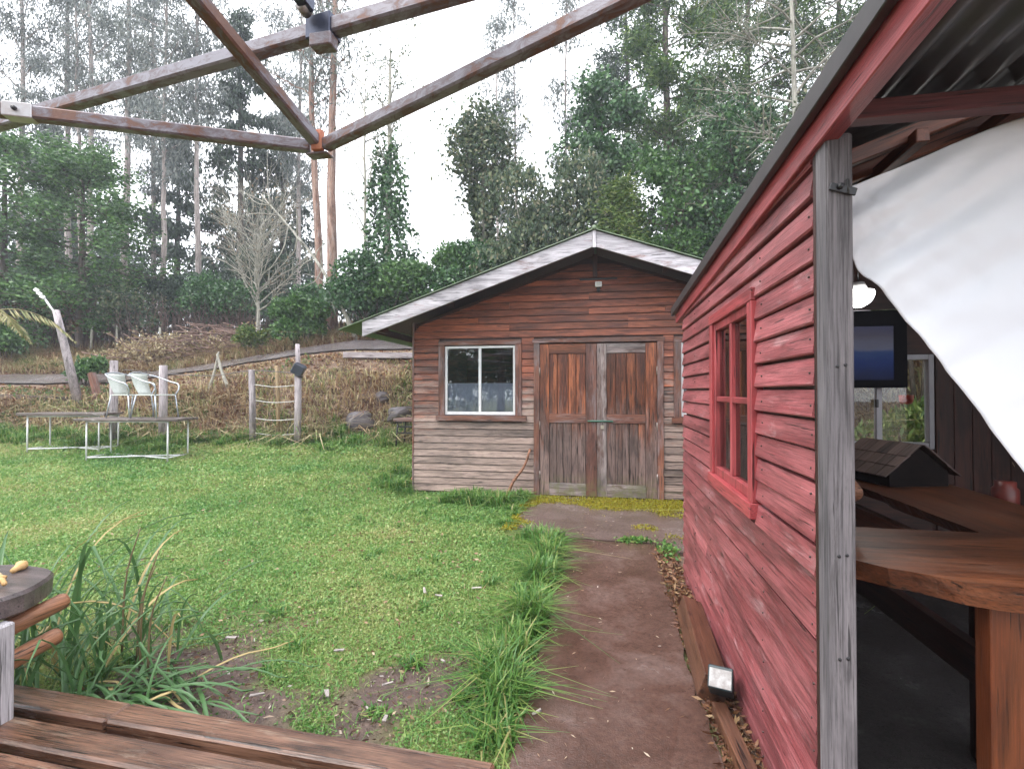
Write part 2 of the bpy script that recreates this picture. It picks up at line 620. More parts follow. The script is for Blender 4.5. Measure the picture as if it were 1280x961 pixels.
def strip(name, pts_l, pts_r, mat, dz=.03, sub=10, kind='structure'):
    L = curve_pts(pts_l, 90); Rr = curve_pts(pts_r, 90)
    t = np.linspace(0, 1, sub)[None, :, None]
    P = L[:, None, :] * (1 - t) + Rr[:, None, :] * t
    P[..., 2] = height(P[..., 0], P[..., 1]) + dz
    n, m = P.shape[:2]
    i = np.arange(n - 1)[:, None] * m + np.arange(m - 1)[None, :]
    Fq = np.stack([i, i + m, i + m + 1, i + 1], -1).reshape(-1, 4)
    return setp(obj(name, npmesh(name, P.reshape(-1, 3), Fq, True), mat), kind=kind)


ROADM = m_concrete("wet_track", [(.3, (.08, .07, .072)), (.5, (.14, .125, .13)), (.7, (.2, .18, .185))], True, 2)
rl = [(*W(r, 13.25), 0) for r in (-24, -18, -13, -9, -6, -3.5, -1)]
rr = [(*W(r, 14.35), 0) for r in (-26, -19.5, -14, -9.7, -6.3, -3.6, -1)]
strip('track', rl, rr, ROADM, .05)

# concrete path and apron
PATHM = m_concrete("wet_path_concrete", [(.36, (.056, .027, .018)), (.5, (.102, .056, .043)), (.64, (.17, .118, .104))])
APRM = m_concrete("apron_concrete", [(.34, (.085, .055, .046)), (.5, (.13, .09, .08)), (.66, (.19, .145, .13))])


def slab(name, outline, z0, z1, mat, jit=.012, step=.12):
    """paving slab with a slightly broken edge"""
    P = []
    for k in range(len(outline)):
        a = np.array(outline[k], float); b = np.array(outline[(k + 1) % len(outline)], float)
        m = max(1, int(np.linalg.norm(b - a) / step))
        for i in range(m):
            q = a + (b - a) * i / m
            P.append(q + rng.normal(0, jit, 2) * (1 if i else .4))
    bm = bmesh.new()
    top = [bm.verts.new((p[0], p[1], z1 + rng.normal(0, .001))) for p in P]
    bot = [bm.verts.new((p[0], p[1], z0)) for p in P]
    bm.faces.new(top)
    k = len(P)
    for i in range(k):
        bm.faces.new((top[(i + 1) % k], top[i], bot[i], bot[(i + 1) % k]))
    bmesh.ops.recalc_face_normals(bm, faces=bm.faces)
    me = bpy.data.meshes.new(name); bm.to_mesh(me); bm.free()
    return obj(name, me, mat)


setp(slab('path', [(-.355, -1.5), (.43, -1.5), (.445, 1.0), (.435, 3), (.465, 4.92), (-.365, 4.94), (-.36, 3), (-.35, 1)], -.12, .012, PATHM), kind='structure')
setp(slab('apron', [(-.94, 5.35), (-.6, 4.99), (.1, 4.96), (.62, 4.95), (.66, 4.72), (1.5, 4.75), (1.5, 6.93), (-1.08, 6.93), (-1.0, 6.1)], -.12, .016, APRM, .02), kind='structure')

# ------------------------------------------------------------------ wooden cabin
def cabin():
    YF = 6.93
    CX = -.115
    t = thing('wooden_cabin', 'weathered wooden cabin with double plank doors, white framed window and low gable roof', 'cabin', (CX, YF, 0))
    sl = .344

    def zroof(x): return 3.40 - sl * abs(x - CX)
    XL, XR = -2.70, 2.47
    # inner shell
    wall = boxes('front_wall', [((XL + .03, YF, 0), (-2.24, YF + .05, 2.42)), ((-1.21, YF, 0), (-.93, YF + .05, 2.42)),
                                ((.75, YF, 0), (.99, YF + .05, 2.42)), ((2.02, YF, 0), (XR - .03, YF + .05, 2.42)),
                                ((-2.24, YF, 0), (-1.21, YF + .05, 1.10)), ((.99, YF, 0), (2.02, YF + .05, 1.10)),
                                ((-2.24, YF, 2.10), (-1.21, YF + .05, 2.42)), ((-.93, YF, 2.13), (.75, YF + .05, 2.42)), ((.99, YF, 2.10), (2.02, YF + .05, 2.42))], DARKW(0), t)
    gv = [(XL + .03, YF + .002, 2.42), (XR - .03, YF + .002, 2.42), (CX, YF + .002, zroof(CX) - .1)]
    gv += [(x, YF + .05, z) for x, y, z in gv]
    obj('gable_panel', pmesh('gable_panel', gv, [(0, 1, 2), (5, 4, 3), (0, 3, 4, 1), (1, 4, 5, 2), (2, 5, 3, 0)]), DARKW(0), t)
    boxes('side_wall', [((XL, YF + .055, 0), (XL + .05, 9.6, 2.4))], SHED(1), t)
    boxes('side_wall', [((XR - .05, YF + .055, 0), (XR, 9.6, 2.4))], SHED(1), t)
    boxes('rear_wall', [((XL + .06, 9.55, 0), (XR - .06, 9.6, 2.42))], SHED(0), t)
    box('floor', (XL + .06, YF + .06, 0), (XR - .06, 9.54, .03), DARKW(0), t)
    # lap boards
    ex = .0985
    k = 0
    while True:
        z0 = .03 + ex * k; z1 = z0 + ex
        k += 1
        zm = z1
        half = (3.25 - z0) / sl
        if half < .12: break
        a, b = max(XL, CX - half), min(XR, CX + half)
        cuts = [(a, b)]

        def cut(lst, c0, c1):
            out = []
            for u, v in lst:
                if c1 <= u or c0 >= v: out.append((u, v)); continue
                if c0 - u > .03: out.append((u, c0))
                if v - c1 > .03: out.append((c1, v))
            return out
        if z0 < 2.135: cuts = cut(cuts, -.955, .775)
        if z1 > 1.09 and z0 < 2.11:
            cuts = cut(cuts, -2.325, -1.125); cuts = cut(cuts, .905, 2.105)
        segs = []
        for u, v in cuts:
            if v - u > 1.9:
                js = sorted(rnd.sample([-1.75, -1.3, -.66, -.2, .32, .8, 1.3, 1.7], 2))
                js = [j for j in js if u + .3 < j < v - .3]
                e = [u] + js + [v]
                segs += [(e[i], e[i + 1]) for i in range(len(e) - 1)]
            else:
                segs.append((u, v))
        for u, v in segs:
            dy = rnd.uniform(0, .003); dz = rnd.uniform(-.0015, .0015)
            yb, yt = YF - .026 - dy, YF - .016
            za, zb = z0 + .004 + dz, z1 - .005 + dz
            u2, v2 = u + .0012, v - .0012
            tl = (CX - (3.25 - zb) / sl, CX + (3.25 - zb) / sl)
            ut, vt = max(u2, tl[0]), min(v2, tl[1])
            if vt - ut < .004: continue
            sag = rnd.uniform(-.002, .002)
            V = [(u2, yb, za), (v2, yb, za + sag), (v2, YF - .001, za + sag), (u2, YF - .001, za), (ut, yt, zb), (vt, yt, zb), (vt, YF - .001, zb), (ut, YF - .001, zb)]
            obj('board', pmesh('board', V, [(0, 3, 2, 1), (4, 5, 6, 7), (0, 1, 5, 4), (1, 2, 6, 5), (2, 3, 7, 6), (3, 0, 4, 7)]), SHED(0), wall)
    box('corner_board', (XL - .025, YF - .03, 0), (XL - .001, YF + .07, 2.44), TRIM(2), t)
    box('skirting', (XL + .02, YF - .012, -.06), (-.96, YF + .03, .035), DARKW(0), t)
    # windows
    for x0, x1 in ((-2.235, -1.215), (.995, 2.015)):
        z0, z1 = 1.117, 2.09
        box('window_casing', (x0 - .09, YF - .045, z0 - .01), (x0, YF + .04, z1 + .01), TRIM(2), t)
        box('window_casing', (x1, YF - .045, z0 - .01), (x1 + .09, YF + .04, z1 + .01), TRIM(2), t)
        box('window_casing', (x0 - .09, YF - .048, z1 + .0105), (x1 + .09, YF + .04, z1 + .075), TRIM(0), t)
        box('window_sill', (x0 - .12, YF - .075, z0 - .085), (x1 + .16, YF + .04, z0 - .011), TRIM(0), t)
        wf = .032
        fr = boxes('window_frame', [((x0, YF - .02, z0), (x0 + wf, YF + .03, z1)), ((x1 - wf, YF - .02, z0), (x1, YF + .03, z1)),
                               ((x0 + wf, YF - .019, z0), (x1 - wf, YF + .03, z0 + wf + .012)), ((x0 + wf, YF - .019, z1 - wf), (x1 - wf, YF + .03, z1))], WHITE, t)
        xm = (x0 + x1) / 2
        box('mullion', (xm - .018, YF - .014, z0 + wf + .013), (xm + .018, YF + .02, z1 - wf - .001), WHITE, fr)
        box('pane', (x0 + wf - .005, YF + .002, z0 + .03), (xm - .019, YF + .006, z1 - wf + .004), GLASS, fr, .0005)
        box('pane', (xm + .019, YF + .008, z0 + .03), (x1 - wf + .005, YF + .012, z1 - wf + .004), GLASS, fr, .0005)
        # half curtain hanging inside
        nn = 60
        xs = np.linspace(x0 - .02, x1 + .02, nn)
        yy = YF + .055 + .010 * np.sin(xs * 38) + .006 * np.sin(xs * 90 + 1)
        cv = np.concatenate([np.stack([xs, yy, np.full(nn, 1.06)], 1), np.stack([xs, yy * .2 + .8 * (YF + .055), np.full(nn, 1.565)], 1)])
        cf = [(i, i + 1, nn + i + 1, nn + i) for i in range(nn - 1)]
        cu = obj('curtain', pmesh('curtain', cv, cf, True), plain("curtain_cloth", (.5, .47, .62), (.58, .55, .7), .9, 6), t)
        cu.modifiers.new('s', 'SOLIDIFY').thickness = .004
    # door casing
    box('door_casing', (-.953, YF - .05, .0), (-.872, YF + .05, 2.112), TRIM(2), t)
    box('door_casing', (.692, YF - .05, .0), (.772, YF + .05, 2.112), TRIM(2), t)
    box('door_casing', (-.97, YF - .053, 2.1125), (.79, YF + .05, 2.17), TRIM(0), t)
    for side, (x0, x1) in (('l', (-.868, -.098)), ('r', (-.092, .688))):
        d = box('door', (x0 + .004, YF + .004, .03), (x1 - .004, YF + .03, 2.1), DARKW(2), t)
        if side == 'r': d['label'] = 'right door leaf with bleached inner stile'
        sw = .125
        yo, yi = YF - .036, YF + .003
        lm, rm = (DOORW(2), wood("door_wood_dark", (.1, .04, .03), (.16, .07, .05), (.15, .11, .11), .5, axis=2, rough=.5, moss=(0, .35))) if side == 'l' else (DOORG(2), DOORW(2))
        box('stile', (x0, yo, .032), (x0 + sw, yi, 2.095), lm, d)
        box('stile', (x1 - sw - .02, yo, .032), (x1, yi, 2.095), rm, d)
        a, b = x0 + sw + .001, x1 - sw - .021
        for zz0, zz1, mm in ((1.965, 2.094, DOORW(0) if side == 'l' else DOORG(0)), (1.02, 1.14, TRIM(0)), (.033, .20, DOORG(0))):
            box('rail', (a, yo + .002, zz0), (b, yi, zz1), mm, d)
        for zz0, zz1 in ((1.141, 1.964), (.201, 1.019)):
            n = 4 if zz0 > 1 else 5
            cuts_ = [a] + [a + (b - a) * (i + rnd.uniform(-.12, .12)) / n for i in range(1, n)] + [b]
            for i in range(n):
                dy = rnd.uniform(0, .004)
                box('plank', (cuts_[i] + .003, YF - .018 - dy, zz0), (cuts_[i + 1] - .003, yi, zz1), DOORW(2), d)
        hx = x0 - .002 if side == 'l' else x1 + .001
        for hz in (1.72, .98, .3):
            tubes('hinge', [([(hx, yo - .006, hz - .06), (hx, yo - .006, hz + .06)], [.009, .009])], plain("hinge_steel", (.35, .34, .33), (.2, .15, .12), .4, 30, .6), d)
    GR = plain("green_latch_paint", (.05, .14, .1), (.09, .2, .15), .4, 20)
    lt = box('latch', (-.19, YF - .055, 1.035), (.12, YF - .039, 1.06), GR, t)
    tubes('bolt', [([(-.22, YF - .062, 1.05), (.1, YF - .062, 1.05)], [.008, .008])], GR, lt)
    box('padlock', (-.045, YF - .072, .945), (0.0, YF - .05, .995), plain("brass_lock", (.55, .5, .42), None, .3, metal=.7), t)
    tubes('padlock_shackle', [(curve_pts([(-.038, YF - .061, .99), (-.036, YF - .061, 1.03), (-.01, YF - .061, 1.03), (-.008, YF - .061, .99)], 10), [.004] * 10)], plain("hinge_steel", (.35, .34, .33)), t)
    # roof
    GREEN = plain("green_roof_paint", (.10, .15, .085), (.15, .2, .12), .4, 6)
    rf = None
    for sgn, xe in ((-1, -3.55), (1, 3.32)):
        nyy, y0, y1 = 190, 6.28, 9.85
        ys = np.linspace(y0, y1, nyy)
        wv = .011 * np.sin(ys * 2 * np.pi / .076)
        xs = [CX + sgn * .0, xe]
        V = []
        for th in (0.0, .005):
            for x in xs:
                V += [(x, y, zroof(x) + .065 + w + th) for y, w in zip(ys, wv)]
        Fs = []
        for i in range(nyy - 1):
            Fs += [(i, i + 1, nyy + i + 1, nyy + i), (2 * nyy + i, 3 * nyy + i, 3 * nyy + i + 1, 2 * nyy + i + 1), (nyy + i, nyy + i + 1, 3 * nyy + i + 1, 3 * nyy + i)]
        Fs += [(0, nyy, 3 * nyy, 2 * nyy), (nyy - 1, 3 * nyy - 1, 4 * nyy - 1, 2 * nyy - 1)]
        obj('roof_sheet', pmesh('roof_sheet', V, Fs, True), GREEN, t)
        # soffit lining and barge board
        p0 = (CX + sgn * .02, 6.36, zroof(CX + sgn * .02) + .02); xq = -3.14 if sgn < 0 else 2.9
        V, Fs = boxdata((0, 0, -.012), ((xq - p0[0]) * sgn * math.sqrt(1 + sl * sl), 3.3, .012), .002)
        xax = Vector((sgn, 0, -sl)).normalized(); yax = Vector((0, 1, 0)); zax = xax.cross(yax)
        M = Matrix((xax, yax, zax)).transposed().to_4x4(); M.translation = p0
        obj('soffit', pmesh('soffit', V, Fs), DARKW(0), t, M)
        pe = (-3.205 if sgn < 0 else 2.96)
        xa = CX + sgn * .003
        V = []
        for yy_ in (6.31, 6.35):
            V += [(xa, yy_, zroof(xa) + .045), (pe, yy_, zroof(pe) + .045), (pe, yy_, zroof(pe) - .15), (xa, yy_, zroof(xa) - .15)]
        xm_ = (xa + pe) / 2
        Ms = Matrix.Translation((xa, 6.33, zroof(xa)))
        V = [tuple(Vector(v_) - Ms.translation) for v_ in V]
        obj('barge_board', pmesh('barge_board', V, [(0, 1, 2, 3), (7, 6, 5, 4), (0, 4, 5, 1), (1, 5, 6, 2), (2, 6, 7, 3), (3, 7, 4, 0)]), BARGE(0), t, Ms)
        for i, xx in enumerate((.9, 2.0, 3.0)):
            x = CX + sgn * xx
            beam('purlin', (x, 6.37, zroof(x) - .045), (x, YF - .03, zroof(x) - .045), .05, .08, DARKW(0), t)
    box('apex_cover', (CX - .022, 6.296, zroof(CX) - .17), (CX + .022, 6.309, zroof(CX) + .04), BARGE(2), t)
    tubes('ridge_cap', [([(CX, 6.26, zroof(CX) + .07), (CX, 9.87, zroof(CX) + .07)], [.03, .03])], GREEN, t)
    box('king_post', (CX - .03, 6.86, 2.98), (CX + .03, 6.904, 3.3), DARKW(2), t)
    # gutter plank along the left eave
    beam('fascia', (-3.2, 6.36, zroof(-3.2) - .02), (-3.2, 9.7, zroof(-3.2) - .02), .025, .1, DARKW(0), t)
    # floodlight
    f = thing('floodlight', 'small white and black security floodlight high on the cabin gable', 'light', (-.07, YF - .02, 2.88))
    box('housing', (-.115, YF - .075, 2.855), (-.025, YF - .035, 2.925), plain("lamp_white", (.7, .7, .7), None, .3), f, .004)
    box('lens', (-.098, YF - .08, 2.872), (-.042, YF - .0755, 2.912), plain("led_lens", (.5, .5, .47), None, .2), f, .002)
    box('mount', (-.095, YF - .034, 2.80), (-.045, YF - .024, 2.9), BLACK, f)
    tubes('sensor', [([(-.07, YF - .035, 2.815), (-.07, YF - .09, 2.80)], [.026, .022])], BLACK, f)
    setp(box('metal_strap', (-.32, YF - .045, 2.955), (.18, YF - .025, 2.975), BLACK), 'thin black metal strap fixed above the floodlight on the gable', 'strap')
    # things against the cabin
    setp(tubes('stick', [(curve_pts([(-1.30, 6.70, 0.0), (-1.22, 6.76, .22), (-1.08, 6.83, .42), (-1.0, 6.88, .66)], 12), np.linspace(.024, .016, 12))], LOGW(0)), 'bent brown stick leaning on the cabin wall beside the doors', 'stick')
    setp(tubes('hose', [(curve_pts([(-2.98, 7.14, .03), (-2.86, 7.18, .1), (-2.77, 7.2, .3), (-2.75, 7.22, .65), (-2.75, 7.3, .95)], 24), [.019] * 24)], plain("orange_hose", (.45, .16, .06), (.36, .12, .05), .4)), 'orange hose hanging down the cabin corner into the grass', 'hose')


cabin()


# ------------------------------------------------------------------ red bar hut
def hut():
    XW = .63
    t = thing('red_hut', 'open fronted hut with red painted board wall, small window and corrugated roof', 'hut', (XW, 1.6, 0))
    Y0, Y1 = 1.625, 4.17

    def ztop(y): return 2.305 - .045 * y           # underside of the roof
    wy0, wy1, wz0, wz1 = 2.22, 3.06, .99, 1.825
    wall = boxes('side_wall', [((XW + .012, Y0, 0), (XW + .05, wy0, 2.12)), ((XW + .012, wy1, 0), (XW + .05, Y1, 2.1)),
                               ((XW + .012, wy0, 0), (XW + .05, wy1, wz0)), ((XW + .012, wy0, wz1), (XW + .05, wy1, 2.1))], DARKW(1), t)
    ex = .0935
    k = 0
    NAILS = []
    while True:
        z0 = -.03 + ex * k; k += 1
        if z0 > 2.2: break
        segs = [(Y0 + .004, Y1)]
        if z0 + ex > wz0 - .0 and z0 < wz1 - .005:
            segs = [(Y0 + .004, wy0 + .004), (wy1 - .004, Y1)]
        elif rnd.random() < .3:
            j = rnd.uniform(2.6, 3.7); segs = [(Y0 + .004, j), (j, Y1)]
        for a, b in segs:
            z1 = z0 + ex - .010
            dx = rnd.uniform(0, .004); dz = rnd.uniform(-.003, .003)
            b2 = b + rnd.uniform(-.004, .006) if b == Y1 else b - .001
            a2 = a + (rnd.uniform(-.006, .008) if a < 1.7 else 0)
            za1 = min(z1, ztop(a2) - .012); zb1 = min(z1, ztop(b2) - .012)
            if za1 - z0 < .02: continue
            zb1 = max(zb1, z0 + .006)
            xb, xt = XW - .020 - dx, XW - .010
            s = rnd.uniform(-.003, .003)
            c = .005
            V = []
            for y, zt, ss in ((a2, za1, 0), (b2, zb1, s)):
                V += [(xb + c, y, z0 + dz + ss), (xb, y, z0 + c + dz + ss), (xt, y, zt + dz), (XW + .011, y, zt + dz), (XW + .011, y, z0 + dz + ss)]
            Fs = [(0, 1, 2, 3, 4), (9, 8, 7, 6, 5)] + [(i, i + 5, (i + 1) % 5 + 5, (i + 1) % 5) for i in range(5)]
            bo = obj('board', pmesh('board', V, Fs), REDB(1), wall)
            NAILS.extend((xb, yn + rnd.uniform(-.01, .01), z0 + ex * (.45 + rnd.uniform(-.1, .1))) for yn in (1.66, 2.14, 3.14, 3.62, 4.12) if a2 + .01 < yn < b2 - .01)
    nails = tubes('nail_heads', [([(q[0] + .012, q[1], q[2]), (q[0] + .002, q[1], q[2])], [.0035, .0035]) for q in NAILS if q[2] < 2.05], plain('rusty_nail', (.06, .035, .03)), t, 6)
    nails['kind'] = 'stuff'
    # window: casing, sash, glazing bars, four panes
    fr = box('window_frame', (XW - .034, wy0, wz0), (XW + .05, wy0 + .062, wz1), REDW(2), t)
    box('window_stile', (XW - .034, wy1 - .062, wz0), (XW + .05, wy1, wz1), REDW(2), fr)
    box('window_rail', (XW - .036, wy0, wz1 + .0005), (XW + .05, wy1, wz1 + .055), REDW(1), fr)
    box('window_sill', (XW - .045, wy0 - .006, wz0 - .065), (XW + .05, wy1 + .006, wz0 - .0005), REDW(1), fr)
    a, b, c_, d_ = wy0 + .063, wy1 - .063, wz0 + .0005, wz1 - .0005
    sash = boxes('sash', [((XW - .02, a, c_), (XW + .02, a + .035, d_)), ((XW - .02, b - .035, c_), (XW + .02, b, d_)),
                          ((XW - .019, a + .035, c_), (XW + .02, b - .035, c_ + .045)), ((XW - .019, a + .035, d_ - .04), (XW + .02, b - .035, d_))], REDW(2), fr)
    ym, zm = (a + b) / 2, (c_ + d_) / 2 + .0
    box('glazing_bar', (XW - .017, ym - .016, c_ + .046), (XW + .015, ym + .016, d_ - .041), REDW(2), fr)
    box('glazing_bar', (XW - .015, a + .036, zm - .014), (XW + .0155, b - .036, zm + .014), REDW(1), fr)
    hg = glassmat("hut_glass", (.4, .37, .36), .62)
    for y0, y1 in ((a + .034, ym - .0165), (ym + .0165, b - .034)):
        for z0, z1 in ((c_ + .044, zm - .0145), (zm + .0145, d_ - .039)):
            box('pane', (XW + .004, y0, z0), (XW + .007, y1, z1), hg, fr, .0004)
    # corner post
    V, Fs = boxdata((XW - .022, 1.525, -.05), (XW + .046, 1.60, 2.165), .006)
    obj('corner_post', pmesh('corner_post', V, Fs), GREYP(2), t)
    box('trim_strip', (XW + .047, 1.57, 0), (XW + .062, 1.60, 2.1), BARW(2), t)
    box('batten', (XW - .020, 1.602, 0), (XW + .045, 1.624, 2.15), DARKW(2), t)
    for zn in (1.52, 1.0, .72, .38):
        for xn in (.632, .652):
            tubes('nail', [([(xn, 1.527, zn + (xn - .64) * .2), (xn, 1.523, zn + (xn - .64) * .2)], [.0045, .0045])], BLACK, t, 8)
    # roof: flat front canopy (corrugations run front to back) and main roof rising from the eave
    ZINC = plain("dull_zinc", (.07, .075, .08), (.12, .125, .13), .5, 5, .3)
    xs = np.arange(.565, 3.75, .0095)
    V = []
    wv = .017 * np.sin(xs * 2 * np.pi / .076)
    for th in (0, .004):
        for y in (1.0, 1.6):
            V += [(x, y, ztop(y) + .018 + w + th) for x, w in zip(xs, wv)]
    n = len(xs); Fs = []
    for i in range(n - 1):
        Fs += [(i, n + i, n + i + 1, i + 1), (2 * n + i, 2 * n + i + 1, 3 * n + i + 1, 3 * n + i), (i, i + 1, 2 * n + i + 1, 2 * n + i), (n + i, 3 * n + i, 3 * n + i + 1, n + i + 1)]
    Fs += [(0, 2 * n, 3 * n, n)]
    obj('canopy_sheet', pmesh('canopy_sheet', V, Fs, True), ZINC, t)
    rs = .36
    for sg, xa, xb in ((1, .565, 2.12), (-1, 3.675, 2.121)):
        ys = np.arange(1.61, 4.45, .0095); n = len(ys); V = []
        wv = .012 * np.sin(ys * 2 * np.pi / .076)
        for th in (0, .004):
            for x, hh in ((xa, 0), (xb, 1)):
                V += [(x, y, ztop(y) + .02 + hh * 1.555 * rs + w + th) for y, w in zip(ys, wv)]
        Fs = []
        for i in range(n - 1):
            Fs += [(i, n + i, n + i + 1, i + 1), (2 * n + i, 2 * n + i + 1, 3 * n + i + 1, 3 * n + i), (i, i + 1, 2 * n + i + 1, 2 * n + i)]
        Fs += [(0, 2 * n, 3 * n, n), (n - 1, 2 * n - 1, 4 * n - 1, 3 * n - 1)]
        obj('roof_sheet', pmesh('roof_sheet', V, Fs, True), ZINC, t)
    RW = wood("rafter_wood", (.13, .038, .018), (.2, .062, .028), axis=0, rough=.5, streak=.3)
    for y in (1.86, 2.08, 2.34, 2.7, 3.2, 3.7):
        beam('rafter', (XW + .06, y, ztop(y) - .035), (2.1, y, ztop(y) - .035 + (2.1 - XW - .06) * rs), .035, .05, RW, t)
        beam('rafter', (3.54, y, ztop(y) - .035), (2.14, y, ztop(y) - .035 + 1.4 * rs), .035, .05, DARKW(0), t)
    for x in (1.0, 1.34, 1.7):
        beam('purlin', (x, 1.8, ztop(1.8) + (x - XW) * rs - .092), (x + .001, 4.1, ztop(4.1) + (x - XW) * rs - .092), .04, .045, RW, t)
    gx_ = [(XW + .06, 2.06), (3.5, 2.06), (2.1, 2.56)]
    V = [(x, 4.18, z) for x, z in gx_] + [(x, 4.21, z) for x, z in gx_]
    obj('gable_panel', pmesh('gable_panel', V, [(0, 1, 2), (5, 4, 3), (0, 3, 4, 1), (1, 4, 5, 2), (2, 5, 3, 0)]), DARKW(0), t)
    fa = REDW(0)
    beam('fascia', (XW - .012, 1.005, ztop(1.005) - .047), (XW - .012, 4.4, ztop(4.4) - .047), .05, .085, fa, t)
    beam('roof_edge', (XW - .055, 1.002, ztop(1.0) + .016), (XW - .055, 4.455, ztop(4.455) + .016), .026, .066, plain("dark_roof_edge", (.022, .017, .017), (.045, .034, .034), .5, 9), t)
    beam('front_beam', (XW + .0, 1.495, 2.198), (3.6, 1.495, 2.198), .05, .05, wood("red_beam", (.07, .013, .013), (.1, .02, .02), axis=0, rough=.6), t)
    # back wall with opening for the sliding window and a vent slot at the top
    YB = 4.17
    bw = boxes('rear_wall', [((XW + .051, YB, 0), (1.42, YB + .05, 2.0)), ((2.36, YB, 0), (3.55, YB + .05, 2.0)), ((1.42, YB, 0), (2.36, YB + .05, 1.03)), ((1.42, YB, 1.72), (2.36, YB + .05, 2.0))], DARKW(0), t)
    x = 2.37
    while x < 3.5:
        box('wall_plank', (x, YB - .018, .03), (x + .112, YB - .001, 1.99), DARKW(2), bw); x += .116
    boxes('end_wall', [((3.55, 1.6, 0), (3.6, YB + .05, 2.1))], DARKW(1), t)
    box('floor', (XW + .052, 1.56, -.1), (3.54, YB - .001, .03), m_concrete("hut_floor", [(.35, (.025, .022, .022)), (.55, (.06, .056, .056)), (.68, (.16, .155, .15))], True, 2.5), t)
    ALU = plain("grey_aluminium", (.32, .32, .35), (.26, .26, .29), .35, 10, .3)
    wf = boxes('rear_window_frame', [((1.42, YB - .02, 1.03), (1.455, YB + .04, 1.72)), ((2.325, YB - .02, 1.03), (2.36, YB + .04, 1.72)),
                                     ((1.455, YB - .019, 1.03), (2.325, YB + .04, 1.075)), ((1.455, YB - .019, 1.68), (2.325, YB + .04, 1.72)), ((1.985, YB - .01, 1.076), (2.025, YB + .03, 1.679))], ALU, t)
    box('pane', (1.45, YB + .004, 1.07), (1.986, YB + .008, 1.685), glassmat("clear_glass", (.9, .92, .9), .5), wf, .0004)
    box('pane', (2.024, YB + .012, 1.07), (2.33, YB + .016, 1.685), glassmat("clear_glass"), wf, .0004)
    box('window_catch', (1.972, YB - .032, 1.33), (1.992, YB - .011, 1.39), BLACK, wf)

    # --- things in and on the hut
    tubes('log_bracket', [([(.70, 2.06, 1.1), (.9, 2.12, 1.115)], [.012, .012])], BLACK, t)
    c = thing('bolt_latch', 'small black latch screwed to the grey corner post of the red hut', 'latch', (.65, 1.52, 2.0))
    V, Fs = boxdata((-.035, -.006, -.01), (.035, 0, .012), .003)
    obj('plate', pmesh('plate', V, Fs), BLACK, c, Matrix.Translation((.648, 1.524, 2.005)) @ Matrix.Rotation(R(18), 4, 'Y'))
    tubes('knob', [([(.64, 1.518, 2.012), (.64, 1.507, 2.012)], [.009, .007])], BLACK, c)

    # bar counter
    b = thing('bar_counter', 'L-shaped bar counter of thick brown live edge slabs inside the red hut', 'counter', (1.3, 1.8, .03))

    def slabtop(name, poly, z0, z1, mat, jit=.0):
        P = []
        for k in range(len(poly)):
            a = np.array(poly[k][:2], float); q = np.array(poly[(k + 1) % len(poly)][:2], float)
            m = max(1, int(np.linalg.norm(q - a) / .05))
            for i in range(m):
                u = a + (q - a) * i / m
                P.append((u[0] + rng.normal(0, jit), u[1] + rng.normal(0, jit)))
        k = len(P)
        cx = np.mean(P, axis=0)
        bm = bmesh.new()
        ins = lambda p, s: (p[0], p[1])
        top = [bm.verts.new((p[0], p[1], z1)) for p in P]
        # live edge leans inwards towards the underside
        bot = []
        for i, p in enumerate(P):
            pr_, nx_ = np.array(P[i - 1]), np.array(P[(i + 1) % k])
            tt = nx_ - pr_; nn = np.array([-tt[1], tt[0]]); nn /= np.linalg.norm(nn) + 1e-9
            o = .025 + .012 * math.sin(i * .7)
            bot.append(bm.verts.new((p[0] + nn[0] * o, p[1] + nn[1] * o, z0)))
        bm.faces.new(top); bm.faces.new(bot[::-1])
        for i in range(k):
            bm.faces.new((top[i], bot[i], bot[(i + 1) % k], top[(i + 1) % k]))
        bmesh.ops.recalc_face_normals(bm, faces=bm.faces)
        me = bpy.data.meshes.new(name); bm.to_mesh(me); bm.free()
        return obj(name, me, mat, b)
    slabtop('top_slab', [(.70, 1.70), (.79, 1.605), (.93, 1.52), (1.15, 1.46), (1.5, 1.43), (2.2, 1.44), (2.2, 2.06), (.70, 2.06)], .885, .95, BARW(0), .003)
    slabtop('top_slab', [(1.32, 2.065), (1.78, 2.065), (1.85, 3.0), (1.84, 4.12), (1.36, 4.12), (1.34, 3.1)], .895, .945, BARW(1), .002)
    box('leg_panel', (1.0, 1.54, .03), (1.5, 1.60, .885), wood("orange_panel", (.12, .032, .011), (.16, .048, .017), axis=2, rough=.35, streak=.25), b)
    box('rail', (1.35, 2.07, .70), (1.40, 4.1, .82), BARW(1), b)
    box('rail', (1.35, 1.62, .36), (1.40, 4.1, .5), DARKW(1), b)
    for y in (2.2, 4.0): box('leg', (1.41, y, .03), (1.5, y + .09, .894), DARKW(2), b)
    box('leg', (.74, 1.9, .03), (.81, 1.97, .884), DARKW(2), b)

    setp(tubes('log', [([(.93, 2.30, 1.13), (.87, 2.04, 1.11), (.845, 1.93, 1.10)], [.032, .034, .031])], LOGW(0), seg=14), 'short round brown log held above the bar behind the grey post', 'log')

    m = thing('model_house', 'small dark model house with shingled roof standing on the bar', 'model house', (1.60, 3.2, .945), R(104))
    M0 = WM[m]
    def local(name, V, Fs, mat, par): return obj(name, pmesh(name, V, Fs), mat, par, M0)
    hw, hl, hh, rh = .165, .18, .08, .125
    V = [(-hl, -hw, 0), (hl, -hw, 0), (hl, hw, 0), (-hl, hw, 0), (-hl, -hw, hh), (hl, -hw, hh), (hl, hw, hh), (-hl, hw, hh), (-hl, 0, hh + rh), (hl, 0, hh + rh)]
